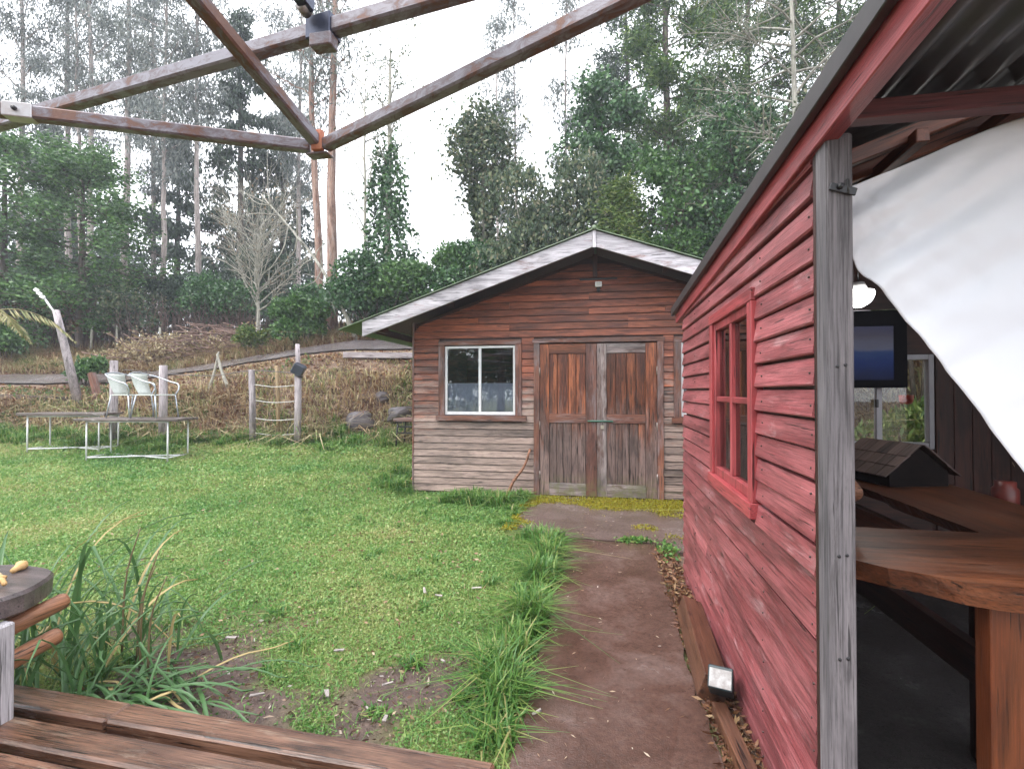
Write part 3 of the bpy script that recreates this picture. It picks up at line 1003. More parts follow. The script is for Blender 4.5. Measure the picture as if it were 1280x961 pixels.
    local('wall', V, [(0, 3, 2, 1), (0, 1, 5, 4), (2, 3, 7, 6), (1, 2, 6, 9, 5), (3, 0, 4, 8, 7), (4, 5, 9, 8), (6, 7, 8, 9)], plain("black_wood", (.008, .006, .006), (.014, .01, .009), .8, 20, spec=.1), m)
    shm = wood("shingle", (.07, .045, .038), (.12, .08, .07), axis=1, rough=.6, streak=.4, knots=False)
    rl_ = math.hypot(hw + .04, rh)
    for sgn in (-1, 1):
        for row in range(3):
            for i in range(6):
                u0 = -hl - .03 + i * (2 * hl + .06) / 6
                V, Fs = boxdata((u0 + .002, 0, 0), (u0 + (2 * hl + .06) / 6 - .002, rl_ / 3 + .02, .007), .001)
                ang = math.atan2(rh, hw + .0)
                s0 = rl_ * (1 - (row + 1) / 3) + .0
                # local frame: y down the slope
                ydir = Vector((0, sgn * math.cos(ang), -math.sin(ang))); xdir = Vector((sgn * 1.0, 0, 0)); zdir = xdir.cross(ydir)
                if zdir.z < 0: xdir = -xdir; zdir = -zdir
                Mx = Matrix((xdir, ydir, zdir)).transposed().to_4x4()
                Mx.translation = Vector((0, 0, hh + rh + .004)) + ydir * s0 + zdir * (.004 + .004 * (row))
                obj('shingle', pmesh('shingle', V, Fs), shm, m, M0 @ Mx)

    # television
    tv = thing('television', 'flat black television showing a dim blue sea picture before the hut window', 'television', (1.8, 4.05, 1.5))
    box('casing', (1.36, 4.02, 1.475), (2.12, 4.07, 2.03), plain("tv_black", (.006, .006, .009), None, .7, spec=.1), tv)
    n = NT("screen_picture")
    tc = n.new("ShaderNodeTexCoord"); sp = n.new("ShaderNodeSeparateXYZ"); n.ln(tc.outputs['Object'], sp.inputs[0])
    zz = n.math('ADD', sp.outputs[2], n.math('MULTIPLY', n.math('SUBTRACT', n.noise(tc.outputs['Object'], 1, 5, .6, (5, 5, 14)), .5), .14))
    mr = n.new("ShaderNodeMapRange"); mr.inputs[1].default_value = 1.53; mr.inputs[2].default_value = 1.95; n.ln(zz, mr.inputs[0])
    c1 = n.ramp(mr.outputs[0], [(0, (.004, .008, .04)), (.3, (.01, .03, .14)), (.48, (.03, .06, .17)), (.56, (.12, .13, .2)), (.7, (.09, .085, .12)), (1, (.05, .055, .12))])
    n.b.inputs['Base Color'].default_value = (.006, .006, .008, 1); n.rough(.5); n.b.inputs['Specular IOR Level'].default_value = .15
    n.ln(c1, n.b.inputs['Emission Color']); n.b.inputs['Emission Strength'].default_value = .16
    box('screen', (1.39, 4.016, 1.53), (2.03, 4.0195, 1.915), n.m, tv, .0005)
    box('wall_bracket', (1.7, 4.071, 1.75), (1.8, 4.165, 1.9), BLACK, tv)

    # lit bulb lamp
    lp = thing('hanging_lamp', 'lit white bowl lamp hanging from the hut ceiling', 'lamp', (1.43, 3.18, 2.12))
    n = NT("lamp_glow"); n.b.inputs['Emission Color'].default_value = (1, .98, .93, 1); n.b.inputs['Emission Strength'].default_value = 6
    zz_ = np.linspace(0, 1, 8)
    prof = [(.08 * math.sqrt(max(0.0, 1 - (1 - q) ** 2.2)) * (1 if q < .9 else .95), 1.93 + .09 * q) for q in zz_]
    tubes('bowl', [([(1.43, 3.18, z) for r, z in prof], [max(.02, r) for r, z in prof])], n.m, lp, 20)
    tubes('holder', [([(1.43, 3.18, 2.021), (1.43, 3.18, 2.07)], [.05, .03])], plain("lamp_white", (.7, .7, .7)), lp, 14)
    tubes('cord', [([(1.43, 3.18, 2.07), (1.43, 3.18, ztop(3.18) + .2)], [.005, .005])], BLACK, lp)
    pl = bpy.data.lights.new("lamp_light", 'POINT'); pl.energy = 1.6; pl.shadow_soft_size = .08; pl.color = (1, .97, .92)
    po = bpy.data.objects.new("lamp_light", pl); link(po, lp, Matrix.Translation((1.43, 3.18, 1.9)))

    # white tarpaulin, tied up at the corner
    nu, nv = 80, 80
    top = curve_pts([(.698, 1.60, 2.04), (.85, 1.585, 2.095), (1.134, 1.57, 2.19), (1.45, 1.56, 2.205), (1.9, 1.56, 2.19)], nu)
    bot = curve_pts([(.699, 1.60, 1.90), (.708, 1.60, 1.84), (.735, 1.598, 1.785), (.80, 1.59, 1.70), (.965, 1.58, 1.455), (1.122, 1.57, 1.20), (1.255, 1.56, .985)], nu)
    V = []
    for j in range(nv):
        f = j / (nv - 1)
        for i in range(nu):
            p = top[i] * (1 - f) + bot[i] * f
            x, z = p[0], p[2]
            u = x * .75 + z * .65; w = -x * .65 + z * .75
            am = .22 + .8 * math.exp(-((x - .71) ** 2 + (z - 1.97) ** 2) / .10)
            y = p[1] + am * (.010 * math.sin(w * 33 + 3 * math.sin(u * 3)) + .006 * math.sin(w * 71 + u * 9) + .010 * (fbm(np.array([x * 5.]), np.array([z * 5.]), 4)[0] - .5) * 2 + .012 * (fbm(np.array([x * 16.]), np.array([z * 16.]), 9)[0] - .5))
            cr1 = fbm(np.array([w * 9 + 1.5 * math.sin(u * 2)]), np.array([u * 1.6]), 23)[0]; cr2 = fbm(np.array([w * 5. + u * 4]), np.array([u * 2.5 - w]), 29)[0]
            y += .006 * (abs(cr1 - .5) * 2) + .005 * (abs(cr2 - .5) * 2)
            V.append((x, y - .02 * math.sin(f * math.pi) * min(1, (x - .7) * 2), z))
    Fs = [(j * nu + i, j * nu + i + 1, (j + 1) * nu + i + 1, (j + 1) * nu + i) for j in range(nv - 1) for i in range(nu - 1)]
    tm = plain("white_tarp", (.82, .85, .92), (.85, .88, .94), .5, 3.5, bump=.15)
    o = obj('tarpaulin', pmesh('tarpaulin', V, Fs, True), tm)
    o.modifiers.new('s', 'SOLIDIFY').thickness = .002
    setp(o, 'white tarpaulin drawn diagonally across the open front of the hut', 'tarpaulin')
    setp(tubes('rope', [([(.70, 1.60, 2.035), (.66, 1.521, 2.03), (.66, 1.519, 1.99)], [.004] * 3)], plain("dark_cord", (.03, .03, .03))), 'thin cord tying the tarpaulin corner to the grey post', 'cord')
    # jars on a shelf by the back wall
    for i, (x, y, h, r, nm, lb, mt) in enumerate([(2.02, 3.0, .2, .055, 'tin_can', 'red and black tin can standing at the back of the hut', plain("red_tin", (.2, .03, .02), (.05, .02, .02), .4, 6)),
                                                  (2.13, 2.92, .13, .05, 'plastic_tub', 'pale plastic tub standing beside the red tin', plain("tub", (.25, .25, .27), None, .5)),
                                                  (2.28, 2.85, .16, .045, 'glass_jar', 'clear glass jar standing beside the pale tub', glassmat("jar_glass", (.6, .62, .6)))]):
        q = tubes(nm, [([(x, y, .79), (x, y, .79 + h * .8), (x, y, .79 + h * .86), (x, y, .79 + h)], [r, r, r * .8, r * .8])], mt, None, 16)
        setp(q, lb, 'jar' if i else 'can')
    sh = thing('side_table', 'dark wooden side table behind the bar holding the jars', 'table', (2.2, 2.95, .03))
    box('top', (1.93, 2.7, .75), (2.6, 3.2, .789), DARKW(0), sh)
    for x, y in ((1.96, 2.73), (2.53, 2.73), (1.96, 3.13), (2.53, 3.13)): box('leg', (x, y, .03), (x + .04, y + .04, .7495), DARKW(2), sh)
    cp = thing('hanging_cup', 'small red feeder hanging outside behind the hut window', 'feeder', (2.36, 4.5, 1.3))
    tubes('bowl', [([(2.36, 4.5, 1.35), (2.36, 4.5, 1.37), (2.36, 4.5, 1.42)], [.035, .045, .05])], plain("red_plastic", (.5, .04, .02), None, .3), cp, 14)
    tubes('string', [([(2.36, 4.5, 1.42), (2.36, 4.44, ztop(4.44))], [.003, .003])], BLACK, cp)

    # litter strip along the red wall
    bx = thing('small_carton', 'small dark carton with a white label on the beam end by the red wall', 'box', (.52, 2.42, .05), R(-14))
    Mb = Matrix.Translation((.522, 2.45, .13)) @ Matrix.Rotation(R(-16), 4, 'Z') @ Matrix.Rotation(R(-38), 4, 'X')
    V, Fs = boxdata((-.052, -.06, -.045), (.052, .10, .05), .004)
    obj('carton', pmesh('carton', V, Fs), plain("dark_carton", (.02, .025, .03), (.03, .06, .07), .35, 14), bx, Mb)
    V, Fs = boxdata((-.046, -.0625, -.04), (.046, -.0605, .036), .0005)
    obj('label', pmesh('label', V, Fs), plain("paper_label", (.5, .5, .5), (.33, .31, .3), .6, 24, lo=.35, hi=.5), bx, Mb)
    beamM = wood("wet_brown_beam", (.08, .034, .02), (.15, .066, .038), axis=0, rough=.35, streak=.4)
    setp(beam('timber_beam', (.50, 2.50, .055), (.535, 3.42, .06), .12, .12, beamM, up=(.35, 0, 1)), 'short squared brown timber lying along the red wall behind the carton', 'timber')
    setp(beam('timber_rail', (.545, 1.72, .02), (.50, 2.40, .03), .06, .07, beamM), 'narrow wet brown timber lying beside the concrete path', 'timber')


hut()


# ------------------------------------------------------------------ rusty steel canopy frame overhead
def canopy():
    t = thing('steel_canopy_frame', 'rusty square tube canopy frame without its cloth above the yard', 'canopy frame', (-1.09, -.8, .1))
    N = Vector((-1.089, 1.79, 2.4))
    c = Vector((-1.089, -.86, 0))
    s = .044
    corners = []
    for k in range(8):
        an = R(90 + 45 * k) + 0
        corners.append(None)
    uL = Vector((-.9035, -.4286, 0)); uR = Vector((.9005, -.4348, 0))
    L = N + uL * 2.2; Rr = N + uR * 2.2
    beam('edge_beam', N + uL * .035, L, s, s, RUST, t, .006)
    beam('edge_beam', N + uR * .035, Rr, s, s, RUST, t, .006)
    apex = Vector((-1.089, -.86, 2.4 + 2.65 * .187))
    hip0 = N + Vector((0, -.03, .012))
    beam('rib', hip0, apex, s, s, RUST, t, .006)
    L2 = Vector((-4.0, -.86 + .1, 2.4)); R2 = Vector((1.75, -1.0, 2.4))
    for p in (L, Rr, L2, R2, Vector((-1.1, -3.5, 2.4)), Vector((-3.1, -2.6, 2.4)), Vector((.9, -2.7, 2.4))):
        beam('rib', p, apex, s, s, RUST, t, .006)
    ring = [L, L2, Vector((-3.1, -2.6, 2.4)), Vector((-1.1, -3.5, 2.4)), Vector((.9, -2.7, 2.4)), R2, Rr]
    for p, q in zip(ring, ring[1:]): beam('edge_beam', p, q, s, s, RUST, t, .006)
    tubes('mast', [([(-1.089, -.86, .1), tuple(apex)], [.045, .045])], RUST, t, 14)
    # corner bracket
    boxes('corner_bracket', [((N.x - .045, N.y - .03, N.z - .036), (N.x + .045, N.y + .022, N.z - .0275))], RUST, t)
    box('corner_bracket', (N.x - .012, N.y - .045, N.z - .027), (N.x + .032, N.y - .02, N.z + .05), plain("fresh_rust", (.36, .1, .05), (.45, .2, .12), .6, 30), t)
    # cross tie behind the ribs
    a, b = Vector((-3.3, 1.782, 2.55)), Vector((.75, 1.148, 2.55))
    beam('cross_tie', a, b, s, .047, RUST, t, .006)
    PL = plain("bare_plate", (.5, .5, .52), (.42, .38, .38), .35, 20, .4)
    p = N + uL * .962
    beam('sleeve_plate', p - uL * .045, p + uL * .04, s + .006, s + .006, PL, t)
    fwd = Vector((-uL.y, uL.x, 0))
    q = p - fwd * -.0
    nrm = Vector((.4286, -.9035, 0))
    tubes('bolt', [([tuple(p + nrm * .028), tuple(p + nrm * .036)], [.008, .007])], BLACK, t)
    # hinge bracket with strut up to the mast head
    h = Vector((-.84, 1.395, 2.55))
    STEEL = plain("dark_blue_steel", (.03, .035, .06), (.07, .08, .12), .35, 12, .5)
    d = (b - a).normalized()
    beam('hinge_bracket', h - d * .045, h + d * .045, s + .012, .068, STEEL, t)
    tubes('bolt', [([tuple(h + Vector((-.03, -.038, .03))), tuple(h + Vector((-.03, -.07, .03)))], [.018, .016])], plain("hinge_steel", (.35, .34, .33)), t, 10)
    box('stub', (h.x - .02, h.y - .045, h.z - .075), (h.x + .05, h.y + .0, h.z - .036), RUST, t)
    beam('strut', h + Vector((-.02, -.04, .04)), apex + Vector((0, .1, .02)), .036, .036, STEEL, t)
    beam('brace', b - d * .03, Rr + Vector((0, 0, .03)), s, s, RUST, t)
    beam('brace', a, L + Vector((0, 0, .02)), s, s, RUST, t)


canopy()


# ------------------------------------------------------------------ deck and log railing
def deck():
    t = thing('wooden_deck', 'wet brown plank deck at the edge of the lawn', 'deck', (-2.2, .5, 0))
    rz = R(-2.2)
    Mr = Matrix.Translation((-.45, 1.79, 0)) @ Matrix.Rotation(rz, 4, 'Z')
    y = .012
    k = 0
    while y > -3.6:
        w = .128 + rnd.uniform(-.006, .006)
        x0 = -4.4 + rnd.uniform(-.03, .03)
        if k == 0 or rnd.random() < .35:
            j = rnd.uniform(-2.6, -1.2) if k else -1.55
            segs = [(x0, j - .002), (j + .002, .06)]
        else:
            segs = [(x0, .06 + rnd.uniform(-.02, .02))]
        for a, b in segs:
            V, Fs = boxdata((a, y - w, .05), (b, y, (.112 if k == 0 else .1) + rnd.uniform(-.004, .003)), .01)
            obj('plank', pmesh('plank', V, Fs), DECK(0), t, Mr)
        y -= w + rnd.uniform(.03, .04)
        k += 1
    for x in (-4.0, -2.9, -1.8, -.7, -.1):
        V, Fs = boxdata((x, -3.6, -.05), (x + .07, -.03, .049), .004)
        obj('joist', pmesh('joist', V, Fs), DARKW(1), t, Mr)

    g = thing('log_railing', 'low log railing with a whitish post at the deck corner', 'railing', (-2.52, 1.72, .1))
    box('post', (-2.462, 1.60, .095), (-2.40, 1.70, .499), wood("whitewashed_post", (.38, .36, .38), (.5, .47, .5), (.25, .2, .2), .56, axis=2, rough=.6), g, .008)
    for z, y1 in ((.435, 1.985), (.285, 1.955)):
        pts = [(-2.53, 1.2, z - .06), (-2.525, 1.5, z - .03), (-2.515, y1 - .02, z + .025), (-2.515, y1 - .004, z + .026), (-2.515, y1, z + .026)]
        tubes('rail', [(pts, [.042, .041, .038, .034, .022])], LOGW(1), g, 14)
    b = thing('stump_table', 'thick dark round wood slice table on the whitish post', 'table', (-2.66, 1.72, .5))
    n = 40
    ring = [(1 + .03 * math.sin(3 * q) + .02 * math.sin(7 * q + 1), q) for q in np.linspace(0, 2 * np.pi, n, endpoint=False)]
    V, Fs = [], []
    for z, s in ((.5, .93), (.515, .99), (.585, 1.0), (.6, .97)):
        V += [(-2.77 + .33 * s * r * math.cos(q), 1.70 + .33 * s * r * math.sin(q), z) for r, q in ring]
    for j in range(3):
        Fs += [(j * n + i, j * n + (i + 1) % n, (j + 1) * n + (i + 1) % n, (j + 1) * n + i) for i in range(n)]
    Fs += [tuple(range(n))[::-1], tuple(range(3 * n, 4 * n))]
    obj('slab', pmesh('slab', V, Fs), wood("dark_slab", (.07, .055, .055), (.13, .1, .1), axis=0, rough=.3, streak=.3, knots=False), b)
    BR = [plain("bread_crust", (.48, .27, .1), (.62, .42, .2), .7, 25), plain("bread_pale", (.62, .5, .3), (.7, .6, .42), .8, 25)]
    for i in range(14):
        a = rnd.uniform(-1.2, 1.6); q = rnd.uniform(.03, .27)
        x, y = -2.77 + q * math.cos(a), 1.70 + q * math.sin(a)
        L = rnd.uniform(.018, .055)
        an = rnd.uniform(0, 6.28)
        z = .6
        pts = curve_pts([(x - L * math.cos(an), y - L * math.sin(an), z + .012), (x, y, z + rnd.uniform(.02, .035)), (x + L * math.cos(an + .5), y + L * math.sin(an + .5), z + .012)], 8)
        rr_ = rnd.uniform(.012, .022)
        setp(tubes('bread_scrap', [(pts, rr_ * np.sin(np.linspace(.7, 2.5, 8)) * rng.uniform(.7, 1.2, 8))], BR[i % 2], None, 8), 'torn yellow bread scrap lying on the round stump table', 'bread', 'bread scraps left on the stump table')


deck()


# ------------------------------------------------------------------ garden furniture, posts, lamp
def H1(x, y): return float(height(np.array([x]), np.array([y]))[0])


def WZ(r, d):
    x, y = W(r, d)
    return x, y, H1(x, y)


def garden():
    def table(r, d, L, wd, h, rz, label, nplank):
        x, y, z = WZ(r, d)
        t = thing('garden_table', label, 'table', (x, y, z), YAW + rz, 'garden tables with white legs on the lawn')
        M = WM[t]
        for i in range(nplank):
            w = wd / nplank
            V, Fs = boxdata((-L / 2 + rnd.uniform(-.08, .08), -wd / 2 + i * w + .006, h - .045), (L / 2 + rnd.uniform(-.1, .1), -wd / 2 + (i + 1) * w - .006, h + rnd.uniform(-.008, .01)), .006)
            obj('plank', pmesh('plank', V, Fs), OLDW(0), t, M)
        lx, ly = L / 2 - .13, wd / 2 - .07
        for sx in (-1, 1):
            for sy in (-1, 1):
                obj('leg', fix_quads('leg', *tube_arrays([([(sx * lx, sy * ly, -.03), (sx * lx, sy * ly, h - .046)], [.014, .014])], 8), True), WHITE, t, M)
        for sx in (-1, 1):
            tubes('foot_bar', [([(sx * lx, -ly, .06), (sx * lx, ly, .06)], [.011, .011])], WHITE, t, M=M)
        tubes('cross_bar', [([(-lx, -ly, .055), (lx, ly * .2, .07)], [.011, .011])], WHITE, t, M=M)
        tubes('cross_bar', [([(-lx, ly, .062), (lx, -ly, .05)], [.011, .011])], WHITE, t, M=M)
        for sy in (-1, 1): tubes('apron_bar', [([(-lx, sy * ly, h - .06), (lx, sy * ly, h - .06)], [.011, .011])], WHITE, t, M=M)
        return t, z + h
    table(-8.35, 9.62, 1.55, .62, .72, R(2), 'long garden table with rotting plank top and white legs, nothing on it', 4)
    t2, zt = table(-6.72, 9.08, 1.72, .66, .74, R(-2), 'long garden table with rotting plank top carrying two white chairs', 4)

    CH = plain("white_chair_mesh", (.42, .45, .42), (.55, .57, .54), .6, 30)
    AL = plain("chair_tube", (.42, .45, .5), None, .35, metal=.6)
    def chair(r, d, rz, label):
        x, y = W(r, d)
        t = thing('garden_chair', label, 'chair', (x, y, zt + .008), YAW + rz, 'white chairs put up on the garden table')
        M = WM[t]
        # faces +x locally
        V, Fs = boxdata((-.20, -.2, .39), (.22, .2, .412), .006); obj('seat', pmesh('seat', V, Fs), CH, t, M)
        n = 9; V = []
        for i in range(n):
            f = i / (n - 1)
            for s in (-1, 1):
                wv = .13 + .04 * f
                V.append((-.2 - .13 * f - .02 * math.sin(f * 3.1), s * wv, .42 + .36 * f))
        Fs = [(2 * i, 2 * i + 1, 2 * i + 3, 2 * i + 2) for i in range(n - 1)]
        bk = obj('backrest', pmesh('backrest', V, Fs, True), CH, t, M); bk.modifiers.new('s', 'SOLIDIFY').thickness = .015
        for s in (-1, 1):
            tubes('leg', [([(.25, s * .24, 0), (.20, s * .22, .40)], [.012] * 2)], AL, t, M=M)
            tubes('leg', [([(-.27, s * .23, 0), (-.19, s * .205, .40)], [.012] * 2)], AL, t, M=M)
            tubes('arm', [(curve_pts([(-.33, s * .2, .77), (-.18, s * .27, .72), (.05, s * .29, .64), (.2, s * .28, .6), (.24, s * .25, .5), (.2, s * .22, .4)], 16), [.012] * 16)], AL, t, M=M)
        tubes('top_rail', [(curve_pts([(-.33, -.2, .77), (-.36, -.08, .80), (-.36, .08, .80), (-.33, .2, .77)], 10), [.013] * 10)], AL, t, M=M)
    chair(-6.88, 9.1, R(-12), 'white garden chair on the table, standing behind the other chair back')
    chair(-6.38, 9.02, R(-8), 'white garden chair at the table end, its armrest overhanging the lawn')

    def post(r, d, h, rad, label, lean=(0, 0), mat=None, name='fence_post'):
        x, y, z = WZ(r, d)
        pts = [(x, y, z - .15), (x + lean[0] * .5 + .008, y, z + h * .5), (x + lean[0], y + lean[1], z + h - .012), (x + lean[0], y + lean[1], z + h)]
        return setp(tubes(name, [(pts, [rad, rad * .98, rad * .95, rad * .82])], mat or POSTW(2), None, 12), label, 'post')
    post(-8.14, 10.3, 1.66, .075, 'thick pale round post standing behind the first chair back')
    post(-7.13, 10.3, 1.57, .078, 'thick pale round post standing behind the chair armrest')
    post(-5.29, 10.3, 1.48, .065, 'grey squared post at the wire gate without anything on top', (-.04, 0))
    post(-4.34, 10.2, 1.42, .07, 'grey round post with a black bucket on its top', (0.01, 0))
    post(-4.82, 10.42, 1.52, .04, 'thin yellowish stake between the two grey gate posts', (-.05, 0), wood("stake_wood", (.28, .19, .1), (.38, .27, .15), axis=2, rough=.7), 'stake')
    x, y, z = WZ(-4.34, 10.2)
    b = thing('bucket', 'small black bucket hung upside down on the grey gate post', 'bucket', (x, y, z + 1.4))
    Mb = Matrix.Translation((x + .02, y, z + 1.5)) @ Matrix.Rotation(R(32), 4, 'Y') @ Matrix.Rotation(R(20), 4, 'Z')
    V, Fs = boxdata((-.11, -.1, -.1), (.11, .1, .11), .012); obj('body', pmesh('body', V, Fs), plain("blue_black", (.02, .025, .04), (.035, .04, .06), .4, 8), b, Mb)
    tubes('rim', [([(x + .02, y, z + 1.36), (x + .03, y, z + 1.385)], [.08, .085])], BLACK, b, 14)
    setp(tubes('stick', [([(x - .02, y + .05, z + 1.3), (x - .03, y + .05, z + 1.7), (x - .04, y + .05, z + 2.02)], [.05, .048, .045])], POSTW(2), None, 10), 'short grey stick rising out of the black bucket', 'stick')
    x0, y0, z0 = WZ(-5.31, 10.3); x1, y1, z1 = WZ(-4.34, 10.2)
    cordm = plain("white_cord", (.5, .48, .46), None, .7)
    for i, hz in enumerate((1.18, .86, .5, .2)):
        pts = curve_pts([(x0, y0, z0 + hz), ((x0 + x1) / 2, (y0 + y1) / 2 - .02, z0 + hz - .05), (x1, y1, z1 + hz)], 12)
        setp(tubes('cord', [(pts, [.009] * 12)], cordm, None, 5), ('topmost', 'second highest', 'third', 'lowest')[i] + ' white cord stretched between the two grey gate posts', 'cord', 'cords of the wire gate')
    w0 = WZ(-7.0, 11.4); 
    pts = curve_pts([(x1, y1, z1 + 1.42), (x0, y0, z0 + 1.46), (w0[0], w0[1], w0[2] + .75), (*W(-9.4, 12.2), H1(*W(-9.4, 12.2)) + .6)], 24)
    setp(tubes('fence_wire', [(pts, [.009] * 24)], plain("wire_grey", (.1, .09, .09), None, .5), None, 5), 'sagging dark fence wire running from the gate posts up the bank', 'wire')
    # dark twig by the gate
    xx, yy, zz = WZ(-4.6, 10.3)
    setp(tubes('twig', [(curve_pts([(xx, yy, zz), (xx + .03, yy, zz + .25), (xx + .1, yy, zz + .45), (xx + .08, yy, zz + .62)], 10), np.linspace(.016, .007, 10))], BARK_D, None, 6), 'dark crooked twig standing in the grass by the gate', 'twig')
    # forked dead branch by the track
    xx, yy, zz = WZ(-6.95, 11.9)
    setp(tubes('dead_branch', [(curve_pts([(xx - .3, yy, zz - .1), (xx - .1, yy, zz + .45), (xx + .02, yy, zz + .95)], 10), np.linspace(.035, .02, 10)), (curve_pts([(xx + .28, yy, zz + .1), (xx + .1, yy, zz + .5), (xx - .02, yy, zz + .9)], 10), np.linspace(.04, .025, 10))], BARK_L, None, 6), 'forked dead branch propped up beside the track', 'branch')
    # leaning lamp pole
    x, y, z = WZ(-10.30, 12.0)
    l = thing('lamp_pole', 'leaning grey wooden pole carrying a white solar lamp', 'lamp', (x, y, z))
    p0 = Vector((x, y, z - .1)); p1 = Vector((-12.83, 9.83, 3.37)); p2 = Vector((-13.24, 9.75, 3.83))
    tubes('pole', [([tuple(p0), tuple(p0.lerp(p1, .5)), tuple(p1)], [.10, .085, .07])], POSTW(2), l, 12)
    tubes('arm', [([tuple(p1 - Vector((0, 0, .1))), tuple(p1.lerp(p2, .75))], [.025, .022])], WHITE, l, 8)
    for k in range(3):
        q = p1.lerp(p2, .7 + .17 * k)
        V, Fs = boxdata((-.065, -.04, -.015), (.065, .04, .015), .006)
        obj('lamp_head', pmesh('lamp_head', V, Fs), plain("lamp_white", (.7, .7, .7)), l, Matrix.Translation(q + Vector((0, -.03, 0))) @ Matrix.Rotation(R(25), 4, 'Y') @ Matrix.Rotation(R(60), 4, 'X'))
    # short leaning stump post
    x, y, z = WZ(-10.0, 12.1)
    setp(beam('post_stub', (x + .12, y, z - .1), (x - .12, y, z + .62), .13, .11, TRIM(0)), 'short leaning wooden stub beside the lamp pole', 'post')
    # poles and boards lying about
    a, b_ = WZ(-13.5, 12.2), WZ(-10.35, 12.0)
    setp(beam('fallen_pole', (a[0], a[1], a[2] + .08), (b_[0], b_[1], b_[2] + .06), .12, .1, wood("black_pole", (.05, .035, .03), (.1, .07, .055), axis=0, rough=.5)), 'dark wet pole lying in the grass below the track', 'pole')
    a, b_ = WZ(-4.2, 12.6), WZ(-2.1, 12.5)
    setp(beam('fallen_log', (a[0], a[1], a[2] + .1), (b_[0], b_[1], b_[2] + .16), .16, .14, POSTW(0)), 'pale squared log lying on top of the bank by the cabin roof', 'log')
    # rocks in the bank
    for (r, d, s, lb, sd) in ((-3.28, 10.95, (.3, .22, .27), 'grey boulder set in the dry bank beside the lawn', 1), (-2.42, 11.1, (.36, .25, .22), 'low purplish boulder in the bank close to the cabin corner', 2), (-2.95, 11.5, (.2, .15, .13), 'small grey stone half buried higher up the dry bank', 3)):
        x, y, z = WZ(r, d)
        bm = bmesh.new(); bmesh.ops.create_icosphere(bm, subdivisions=4, radius=1)
        for v in bm.verts:
            q = np.array(v.co)
            f = 1 + .3 * (fbm(np.array([q[0] * 1.3 + sd * 7]), np.array([q[1] * 1.3 + q[2] * 1.9]), sd)[0] - .5) * 2
            v.co = Vector(np.sign(q) * np.abs(q) ** .8 * f) * 1
            v.co.x *= s[0]; v.co.y *= s[1]; v.co.z *= s[2]
        me = bpy.data.meshes.new('rock'); bm.to_mesh(me); bm.free()
        for p in me.polygons: p.use_smooth = True
        setp(obj('rock', me, plain("grey_rock", (.07, .065, .075), (.16, .14, .15), .6, 3, 0, .6), None, Matrix.Translation((x, y, z + s[2] * .12)) @ Matrix.Rotation(sd * .7, 4, 'Z')), lb, 'rock')
    # small black stand with a slab
    x, y = W(-1.85, 9.95); z = H1(x, y)
    t = thing('metal_stand', 'small black metal stand with a rough slab top behind the cabin corner', 'stand', (x, y, z))
    V, Fs = boxdata((x - .42, y - .25, z + .50), (x + .5, y + .25, z + .56), .01); obj('slab', pmesh('slab', V, Fs), TRIM(0), t)
    for sx, sy in ((-.34, -.2), (-.34, .2), (.4, -.2), (.4, .2)): tubes('leg', [([(x + sx * 1.12, y + sy, z - .03), (x + sx, y + sy, z + .5)], [.016] * 2)], BLACK, t)
    for hz in (.28, .4):
        tubes('bar', [([(x - .36, y - .2, z + hz), (x + .42, y - .2, z + hz)], [.014] * 2)], BLACK, t)
    # old fence in the wood edge
    for i, (px, hh) in enumerate(((-16.2, .8), (-14.4, .85), (-13.5, .85), (-17.6, .7), (-12.0, .8), (-10.6, .7))):
        post(px, 17.2, hh + .1, .035, ['thin grey fence stake at the wood edge behind the lamp pole', 'thin grey fence stake beside the dense green tree', 'thin grey fence stake at the left end of the brush pile', 'thin grey fence stake nearest the palm', 'thin grey fence stake rising behind the brush pile', 'thin grey fence stake behind the middle of the brush pile'][i], (rnd.uniform(-.06, .06), 0), BARK_L, 'fence_stake')['group'] = 'stakes along the wood edge'
    # wood chips on the lawn
    chip = wood("chip_wood", (.3, .26, .24), (.44, .39, .37), axis=0, rough=.6)
    for i, (x, y, s) in enumerate(((-.92, 3.6, .07), (-1.28, 3.49, .06), (-1.15, 3.42, .05), (-.95, 2.1, .07), (-2.14, 2.62, .06), (-1.62, 2.15, .06), (-1.3, 2.22, .05), (-1.05, 2.35, .06), (-.3, 2.26, .045), (-1.9, 2.3, .055), (-1.45, 2.6, .05), (-.85, 2.6, .05))):
        an = rnd.uniform(0, 3.1); z = H1(x, y) + .035
        V, Fs = boxdata((-s / 2, -s * .16, -.003), (s / 2, s * .16, .003), .001); V = [(q[0], q[1] * (1 + .5 * math.sin(i * 3 + q[0] * 90)) + q[0] * .3, q[2] + .004 * math.sin(q[0] * 70 + i)) for q in V]
        setp(obj('wood_chip', pmesh('wood_chip', V, Fs), chip, None, Matrix.Translation((x, y, z)) @ Matrix.Rotation(an, 4, 'Z') @ Matrix.Rotation(rnd.uniform(-.3, .3), 4, 'Y')), 'pale wood chip lying on the lawn', 'wood chip', 'wood chips scattered on the lawn')


garden()


# ------------------------------------------------------------------ leaves, blades
def rand_dirs(n):
    v = rng.normal(size=(n, 3)); return v / (np.linalg.norm(v, axis=1, keepdims=True) + 1e-9)


